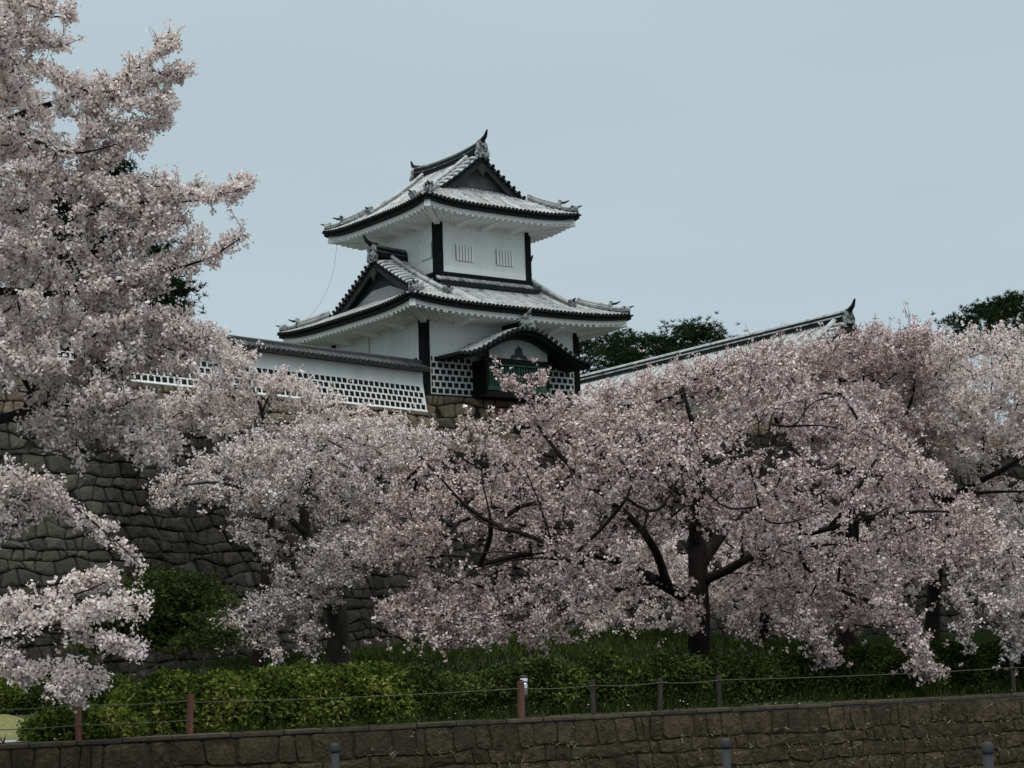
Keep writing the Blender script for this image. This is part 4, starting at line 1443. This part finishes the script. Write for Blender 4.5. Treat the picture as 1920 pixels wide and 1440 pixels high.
T6 = [(1800, 1050), (1870, 1010), (1960, 990), (2120, 1000), (2120, 1240), (1990, 1230), (1900, 1160), (1820, 1110)]
f6 = gp(2070, 50)
tr6 = [(np.array([f6, at(2070, 1120, 50), at(2060, 1010, 50), at(2050, 930, 50)]), .28, .18),
       limb((2060, 1010, 50), (1980, 1020, 49), (1900, 1050, 48), (1830, 1080, 47.4), r0=.11, r1=.02),
       limb((2060, 1010, 50), (1960, 1080, 48.6), (1920, 1150, 48), r0=.08, r1=.02),
       limb((2050, 930, 50), (2000, 860, 50), (1960, 800, 50), r0=.11, r1=.03)]
a6 = np.vstack([sample_poly(T6, 320, 49, 3, r0, .38, .6), sample_strip([(1880, 1130), (1900, 1190), (1905, 1225)], 30, 24, 47.6, .6, r0),
                sample_strip([(1800, 1100), (1815, 1150), (1812, 1195)], 26, 18, 47.4, .6, r0),
                sample_strip([(1980, 900), (1940, 850)], 60, 20, 50, 1, r0)])
tot += cherry('white cherry tree mostly out of view at right with low hanging blossom', tr6, a6, WHITE, 37, twigs=4, droop=.6, upw=.1)
T8 = [(1330, 1140), (1370, 1085), (1480, 1070), (1600, 1040), (1690, 1050), (1720, 1110), (1600, 1150), (1480, 1170)]
f8 = gp(1430, 64)
tr8 = [(np.array([f8, at(1430, 1180, 64), at(1440, 1120, 64), at(1450, 1050, 64)]), .2, .1),
       limb((1450, 1060, 64), (1520, 1020, 64), (1600, 1020, 64), r0=.08, r1=.02),
       limb((1445, 1090, 64), (1390, 1040, 64), (1340, 1000, 64), r0=.08, r1=.02)]
a8 = np.vstack([sample_poly(T8, 170, 64, 2.5, r0, .35, .6), sample_poly([(1330, 1040), (1380, 950), (1560, 960), (1640, 1010), (1500, 1060)], 90, 65, 2.5, r0, .45),
                sample_poly([(1060, 1120), (1120, 1040), (1240, 1000), (1400, 1010), (1420, 1110), (1330, 1150), (1200, 1185), (1090, 1190)], 210, 63, 2.0, r0, .40)])
tot += cherry('small whitish cherry tree in the shade behind the thick dark trunk', tr8, a8, CREAM, 38, twigs=4)
print('blossom faces', tot)


# --- pines
def pine(label, poly, D, R, px, n, seed, base_z, group, spread=.55):
    r = np.random.default_rng(seed)
    att = sample_poly(poly, n, D, R, r, .46, .45)
    cx = at(px, 800, D)
    foot = np.array([cx[0], cx[1], base_z])
    top = att[:, 2].max()
    trunk = np.array([foot, foot * .5 + np.array([att[:, 0].mean(), att[:, 1].mean(), base_z + (top - base_z) * .55]) * .5 + np.array([.2, 0, 0]),
                      np.array([att[:, 0].mean(), att[:, 1].mean(), base_z + (top - base_z) * .8])])
    trunk[1, 2] = base_z + (top - base_z) * .45
    P0, par0, rad0 = skeleton([(trunk, .28, .12)])
    P, par = grow(P0, par0, att, .3)
    rad = np.full(len(P), .03)
    rad[:len(rad0)] = rad0
    t_ = tag(empty('pine_tree', foot), label, 'tree', group)
    branch_mesh('trunk', P, par, rad, M['bark'], t_, foot)
    # tufts of needles: upright candles of thin blades
    T = np.repeat(att, 22, 0) + r.normal(0, 1, (len(att) * 22, 3)) * np.array([spread, spread, spread * .32])
    k = 14
    c = np.repeat(T, k, 0)
    d = unit(r.normal(0, 1, (len(c), 3)) * np.array([1, 1, .7]) + np.array([0, 0, .75]))
    ln = r.uniform(.18, .34, (len(c), 1))
    w_ = unit(np.cross(d, r.normal(0, 1, (len(c), 3)))) * .026
    V = np.stack([c - w_, c + w_, c + d * ln + w_ * .4, c + d * ln - w_ * .4], 1)
    tn = np.clip(np.repeat(r.normal(.5, .2, len(T)), k) + r.normal(0, .12, len(c)), 0, 1)
    quads('crown', V - foot, tn, NEEDLE, t_)


pine('dark green pine glimpsed through the creamy blossom at left', [(30, 420), (130, 310), (190, 300), (235, 325), (290, 430), (335, 545), (330, 590), (200, 600), (40, 560)], 92, 3.0, 150, 210, 41, BASE_Z, 'pine trees behind the castle walls')
pine('low dark pine right beside the turret, behind the gate roof', [(1075, 690), (1085, 645), (1150, 625), (1200, 630), (1250, 640), (1260, 720), (1150, 750), (1075, 720)], 135, 5, 1150, 120, 42, BASE_Z, 'pine trees behind the castle walls', .7)
pine('rounded dark pine above the long gate roof', [(1240, 650), (1270, 612), (1320, 606), (1365, 630), (1380, 690), (1290, 730), (1240, 700)], 138, 5, 1310, 90, 43, BASE_Z, 'pine trees behind the castle walls', .7)
pine('dark pine over the white blossom at the right edge', [(1775, 590), (1830, 570), (1870, 556), (1930, 556), (2020, 590), (2020, 680), (1900, 690), (1800, 650)], 118, 5, 1890, 110, 44, BASE_Z, 'pine trees behind the castle walls', .6)
pine('small low tree top just left of the turret behind the plaster wall', [(570, 655), (600, 642), (625, 650), (625, 690), (575, 690)], 96, 2, 600, 24, 45, BASE_Z, 'pine trees behind the castle walls', .35)


# --- young green trees with thin trunks before the rampart
def young(label, px, D, poly, n, seed):
    r = np.random.default_rng(seed)
    foot = gp(px, D)
    att = sample_poly(poly, n, D, 1.1, r)
    mid = at(px + 2, 1200, D)
    P0, par0, rad0 = skeleton([(np.array([foot, at(px - 3, 1240, D), mid]), .045, .03)])
    P, par = grow(P0, par0, att, .3)
    rad = np.full(len(P), .010)
    rad[:len(rad0)] = rad0
    t_ = tag(empty('young_tree', foot), label, 'tree', 'young green trees before the rampart')
    branch_mesh('trunk', P, par, rad, M['bark_young'], t_, foot)
    C = np.repeat(att, 22, 0) + r.normal(0, 1, (len(att) * 22, 3)) * np.array([.26, .26, .10])
    V, tn = leaf_quads(C, 5, .05, .06, r, np.clip(r.normal(.5, .2, len(C)), 0, 1), .12, 1.2)
    quads('crown', V - foot, np.clip(tn, 0, 1), MAPLE, t_)


young('young dark green tree half hidden by the lowest creamy blossom branches', 258, 46, [(140, 1200), (190, 1140), (270, 1120), (330, 1150), (320, 1215), (230, 1215), (160, 1230)], 60, 51)
young('tallest of the young green trees with a thin bare trunk', 333, 46.5, [(210, 1110), (260, 1085), (330, 1075), (395, 1090), (425, 1130), (400, 1165), (320, 1180), (250, 1150)], 80, 52)
young('small sparse young tree with a pale trunk at the hedge corner', 384, 44.5, [(350, 1180), (380, 1150), (430, 1165), (440, 1195), (400, 1215), (355, 1210)], 16, 53)


# ------------------------------------------------------------------ hedges, shrubs, ground cover
def shrub(name, label, lumps, m, seed, n, size=.045, group=None, flowers=0, cat='shrub'):
    """lumps: (px, depth, half width, half depth, height) ellipsoid mounds merged in one shrub"""
    r = np.random.default_rng(seed)
    pts, tn = [], []
    x0, y0 = at(lumps[0][0], 1300, lumps[0][1])[:2]
    foot = np.array([x0, y0, ground_z(x0, y0)])
    for (px, D, hx, hy, h) in lumps:
        c = at(px, 1300, D)
        k = int(n * hx * h)
        v = unit(r.normal(0, 1, (k, 3)))
        v[:, 2] = np.abs(v[:, 2])
        sh = r.uniform(.72, 1.0, (k, 1))
        q = v * np.array([hx, hy, h]) * sh
        q3 = np.stack([c[0] + q[:, 0] * E_DIR[0] + q[:, 1] * E_NRM[0], c[1] + q[:, 0] * E_DIR[1] + q[:, 1] * E_NRM[1], q[:, 2]], 1)
        for i in range(k):
            nz = fbm(q3[i], 1.6)
            q3[i, 2] = q3[i, 2] * (1 + .22 * nz) + ground_z(q3[i, 0], q3[i, 1])
        pts.append(q3)
        tn.append(np.clip(.50 + r.normal(0, .15, k) + .5 * np.array([fbm(p_, 1.3) + .6 * fbm(p_, 4) for p_ in q3]), 0, 1))
    C = np.vstack(pts); T = np.concatenate(tn)
    V, t2 = leaf_quads(C, 4, size, .05, r, T, .14, .8, .55)
    o = tag(empty(name, foot), label, cat, group)
    quads('foliage', V - foot, np.clip(t2, 0, 1), m, o)
    for (px, D, hx, hy, h) in lumps:
        c = at(px, 1300, D)
        for i in range(3):
            x = c[:2] + E_DIR * r.uniform(-.7, .7) * hx + E_NRM * r.uniform(-.5, .5) * hy
            z = ground_z(*x)
            tip = np.array([x[0] + r.normal(0, .2), x[1] + r.normal(0, .2), z + h * r.uniform(.5, .8)])
            b = MB()
            b.tube([np.array([x[0], x[1], z - .03]) - foot, (np.array([x[0], x[1], z]) + tip) / 2 + np.array([.03, 0, .05]) - foot, tip - foot], [.02, .015, .007], 5)
            b.build('stem', M['bark_young'], o)


shrub('azalea_bush', 'low spreading azalea bush in front of the lawn behind the left brown post', [(90, 36.6, .55, .6, .55), (160, 36.8, .75, .7, .62), (225, 36.9, .5, .6, .5)], AZALEA, 61, 2400, .058, 'clipped azalea bushes')
shrub('azalea_bush', 'bright azalea bush between the two red brown posts', [(260, 39.0, .8, .9, 1.05), (325, 38.6, .9, .9, 1.22)], AZALEA, 62, 2200, .058, 'clipped azalea bushes')
shrub('azalea_bush', 'wide bright azalea hedge right of the two red brown posts', [(420, 38.9, 1.1, 1.1, 1.20), (510, 39.3, 1.2, 1.1, 1.20), (600, 39.9, 1.2, 1.1, 1.22), (690, 40.5, 1.2, 1.1, 1.24)], AZALEA, 63, 1900, .058, 'clipped azalea bushes')
shrub('azalea_bush', 'darker loose azalea hedge ending left of the floodlight', [(770, 41.2, 1.0, 1.0, 1.15), (840, 42.2, .9, .9, 1.0)], HEDGE, 64, 2600, .045, 'clipped azalea bushes')
shrub('azalea_bush', 'dark rounded shrub at the left edge behind the lawn', [(-30, 52, 1.1, .9, 1.35), (20, 52, .7, .8, 1.0)], AZALEA, 65, 1500, .05, 'shrubs behind the lawn')
shrub('azalea_bush', 'dark hedge behind the lawn below the low blossom', [(95, 52, .9, .8, .95), (160, 52, .9, .8, .9), (225, 52, .9, .8, .9)], HEDGE, 66, 1700, .05, 'shrubs behind the lawn')
shrub('hedge', 'darker hedge row at the foot of the rampart behind the bright azaleas', [(420, 50, 1.3, .9, .75), (520, 50.5, 1.3, .9, .8), (620, 51, 1.3, .9, .75), (720, 51.5, 1.3, .9, .7)], HEDGE, 67, 1700, .05, 'dark hedges')
shrub('hedge', 'long dark hedge between the floodlight and the thick dark trunk', [(930, 42.8, 1.2, 1.0, 1.13), (1030, 43.5, 1.3, 1.1, 1.23), (1140, 44.2, 1.4, 1.1, 1.28), (1250, 44.9, 1.4, 1.1, 1.28), (1360, 45.6, 1.4, 1.1, 1.28)], HEDGE, 68, 1900, .05, 'dark hedges')
shrub('hedge', 'dark hedge under the hanging blossom at the right edge', [(1470, 46.4, 1.5, 1.1, 1.23), (1580, 47.2, 1.5, 1.2, 1.23), (1690, 48, 1.5, 1.2, 1.28), (1800, 48.8, 1.5, 1.2, 1.28), (1910, 49.6, 1.5, 1.2, 1.28), (2010, 50.4, 1.5, 1.2, 1.28)], HEDGE, 69, 1900, .05, 'dark hedges')


def blades(name, P, m, hmin, hmax, wd, r, lean=.45, tone_c=.5, tone_v=.2, label=None):
    n = len(P)
    d = unit(np.stack([r.normal(0, lean, n), r.normal(0, lean, n), np.ones(n)], 1))
    ln = r.uniform(hmin, hmax, (n, 1))
    th = r.uniform(0, math.pi, n)
    w_ = np.stack([np.cos(th), np.sin(th), 0 * th], 1) * wd
    V = np.stack([P - w_, P + w_, P + d * ln + w_ * .25, P + d * ln - w_ * .25], 1)
    return quads(name, V, np.clip(r.normal(tone_c, tone_v, n), 0, 1), m)


def scatter(a0, a1, d0, d1, n, r, keep=None):
    a = r.uniform(a0, a1, n); d = r.uniform(d0, d1, n)
    p = EL[None] + E_DIR[None] * a[:, None] + E_NRM[None] * d[:, None]
    if keep is not None:
        k = np.array([keep(x, y, aa, dd) for (x, y), aa, dd in zip(p, a, d)])
        p = p[k]
    return np.array([(x, y, ground_z(x, y)) for x, y in p])


rg_ = np.random.default_rng(77)
P = scatter(6.5, 50, .35, 26, 90000, rg_, lambda x, y, a, d: fbm((x, y, 2), .6) > -.45)
tag(blades('grass', P, GRASS, .12, .42, .016, rg_, .5, .42), 'dark rank grass covering the slope under the cherry trees', 'grass', kind='stuff')
mc = at(1190, 1200, 63); mc2 = at(860, 1230, 62)
P = scatter(8, 34, 16, 30, 36000, rg_, lambda x, y, a, d: math.exp(-(((x - mc[0]) / 4.6) ** 2 + ((y - mc[1]) / 3.4) ** 2)) > .25 * (1 + .8 * fbm((x, y, 4), .8)) or math.exp(-(((x - mc2[0]) / 4.) ** 2 + ((y - mc2[1]) / 3.) ** 2)) > .4)
tag(blades('mound_grass', P, MOUND, .15, .4, .02, rg_, .55, .55), 'lighter green grass on the mound at the foot of the rampart', 'grass', kind='stuff')
P = scatter(-20, 45, .22, .42, 5200, rg_, lambda x, y, a, d: fbm((a, d, 9), .9) > -.15)
tag(blades('edge_weeds', P, GRASS, .06, .22, .012, rg_, .4, .75, .2), 'short weeds along the top of the retaining wall', 'weeds', kind='stuff')
P = scatter(-8, 40, .05, 14, 2600, rg_)
Vp, tp = leaf_quads(P + np.array([0, 0, .10]), 1, .018, .05, rg_, rg_.uniform(.3, 1, len(P)), .05, 2.0)
tag(quads('fallen_petals', Vp, np.clip(tp, .2, 1), CREAM), 'fallen pale petals scattered on the grass and wall top', 'petals', kind='stuff')
# dry stalks and small weeds rooted in the joints of the retaining wall
aa = rg_.uniform(15, 70, 3200)
keepa = np.array([fbm((q, 0, 3), .35) for q in aa]) + np.clip((aa - 36) / 16, -.6, .5) > rg_.uniform(-.3, .5, len(aa))
aa = aa[keepa]
bb = np.round(rg_.uniform(.2, EDGE_Z - .25, len(aa)) / .40) * .40 + rg_.normal(0, .05, len(aa))
Pw = np.array([S_ret(q, min(max(z, .05), EDGE_Z - .2)) - ret_inv for q, z in zip(aa, bb)]) - np.array([E_NRM[0], E_NRM[1], 0]) * .06
Pw = np.repeat(Pw, 3, 0) + rg_.normal(0, .03, (len(Pw) * 3, 3))
n = len(Pw)
d = unit(rg_.normal(0, 1, (n, 3)) * np.array([1, 1, .9]) + np.array([-E_NRM[0], -E_NRM[1], -.1]) * .5)
w_ = unit(np.cross(d, rg_.normal(0, 1, (n, 3)))) * .012
ln = rg_.uniform(.03, .12, (n, 1))
V = np.stack([Pw - w_, Pw + w_, Pw + d * ln + w_ * .4, Pw + d * ln - w_ * .4], 1)
tag(quads('dry_weeds', V, np.clip(rg_.normal(.4, .25, n), 0, 1), DRY), 'dry straw coloured weeds growing from the joints of the retaining wall', 'weeds', kind='stuff')

# ------------------------------------------------------------------ rope fence on the terrace edge
fpos = {}


def post_base(px):
    """foot of a post 0.2 m behind the terrace edge in the direction of column px"""
    d = at(px, 1340, 1.0) - np.array([0, 0, CZ])
    A_ = np.array([[d[0], -E_DIR[0]], [d[1], -E_DIR[1]]])
    t, s = np.linalg.solve(A_, EL + E_NRM * 0.22)
    p = EL + E_NRM * .22 + E_DIR * s
    return np.array([p[0], p[1], EDGE_Z])


posts = [(-70, .80, .068, 'post_red'), (148, .80, .068, 'post_red'), (355, .80, .068, 'post_red'), (977, .80, .080, 'post_red'),
         (1113, .76, .055, 'post_grey'), (1238, .74, .055, 'post_grey'), (1350, .74, .055, 'post_grey'), (1905, .74, .055, 'post_grey'), (2060, .74, .055, 'post_grey')]
pb = [post_base(p[0]) for p in posts]
for nm, lab, sel in (('rope_fence', 'rope fence on red brown posts before the azaleas at left', (0, 1, 2)),
                     ('rope_fence', 'rope fence on dark thin posts along the terrace edge at right', tuple(range(3, 9)))):
    root = pb[sel[0]]
    fo = tag(empty(nm, root), lab, 'fence', 'rope fences on the terrace edge')
    for i in sel:
        px, h, rad_, m = posts[i]
        b = MB()
        p = pb[i] - root
        lean = np.array([rg_.normal(0, .012), rg_.normal(0, .012), 0])
        b.tube([p - Z3 * .1, p + Z3 * h * .5 + lean, p + Z3 * (h - .03) + lean * 2, p + Z3 * h + lean * 2], [rad_, rad_, rad_, rad_ * .75], 12)
        b.build('post', M[m], fo)
    rng_i = list(sel)
    if sel[0] == 3:
        rng_i = [2] + rng_i
    for i, j in zip(rng_i[:-1], rng_i[1:]):
        for hz_ in ((.66, .28) if sel[0] == 0 else (.62,)):
            b = MB()
            p, q = pb[i] - root - np.array([*E_NRM, 0]) * .07, pb[j] - root - np.array([*E_NRM, 0]) * .07
            b.tube([p * (1 - t) + q * t + Z3 * (hz_ - .035 * 4 * t * (1 - t) * (1 if hz_ > .5 else .6)) for t in np.linspace(0, 1, 9)], .011, 6)
            b.build('rope', M['rope'], fo)

# ------------------------------------------------------------------ floodlight by the middle post
p = post_base(989)
lamp = tag(empty('floodlight', p + np.array([*E_NRM, 0]) * .12), 'small bright metal floodlight beside the middle fence post', 'floodlight')
b = MB()
b.tube([(0, 0, -.05), (0, 0, .42)], .035, 10)
b.tube([(0, 0, .40), (0, 0, .46)], .07, 12)
b.build('stand', M['lamp_black'], lamp)
b = MB()
b.tube([(0, 0, .46), (0, 0, .50), (0, 0, .70), (0, 0, .74)], [.07, .085, .085, .07], 14)
b.build('lamp_body', M['chrome'], lamp, True)
b = MB()
b.tube([(0, 0, .745), (0, 0, .78), (0, 0, .84)], [.078, .085, .08], 14)
b.build('lamp_head', M['glass'], lamp, True)
b = MB()
b.tube([(0, 0, .845), (0, 0, .87), (0, 0, .90)], [.095, .09, .05], 14)
b.build('cap', M['lamp_black'], lamp, True)

# ------------------------------------------------------------------ grey posts of the guard fence on the near pavement
for (px, py, D, lab) in ((628, 1393, 15.8, 'leftmost grey steel post at the bottom edge, before the retaining wall'),
                         (1360, 1384, 14.5, 'middle grey steel post at the bottom edge, right of the floodlight'),
                         (1851, 1391, 12.7, 'rightmost grey steel post at the bottom edge, under the dry weeds')):
    top = at(px, py, D)
    z0 = CZ - 1.72
    o = tag(empty('steel_post', (top[0], top[1], z0)), lab, 'post', 'grey steel guard posts')
    h = top[2] - z0
    b = MB()
    b.tube([(0, 0, 0), (0, 0, h - .07)], .033, 14)
    b.build('pole', M['steel'], o, True)
    b = MB()
    b.tube([(0, 0, h - .075), (0, 0, h - .06), (0, 0, h - .02), (0, 0, h)], [.038, .040, .040, .022], 14)
    b.build('cap', M['steel'], o, True)
    b = MB()
    b.tube([(0, 0, 0), (0, 0, .015)], .075, 16)
    b.build('base_plate', M['steel'], o)
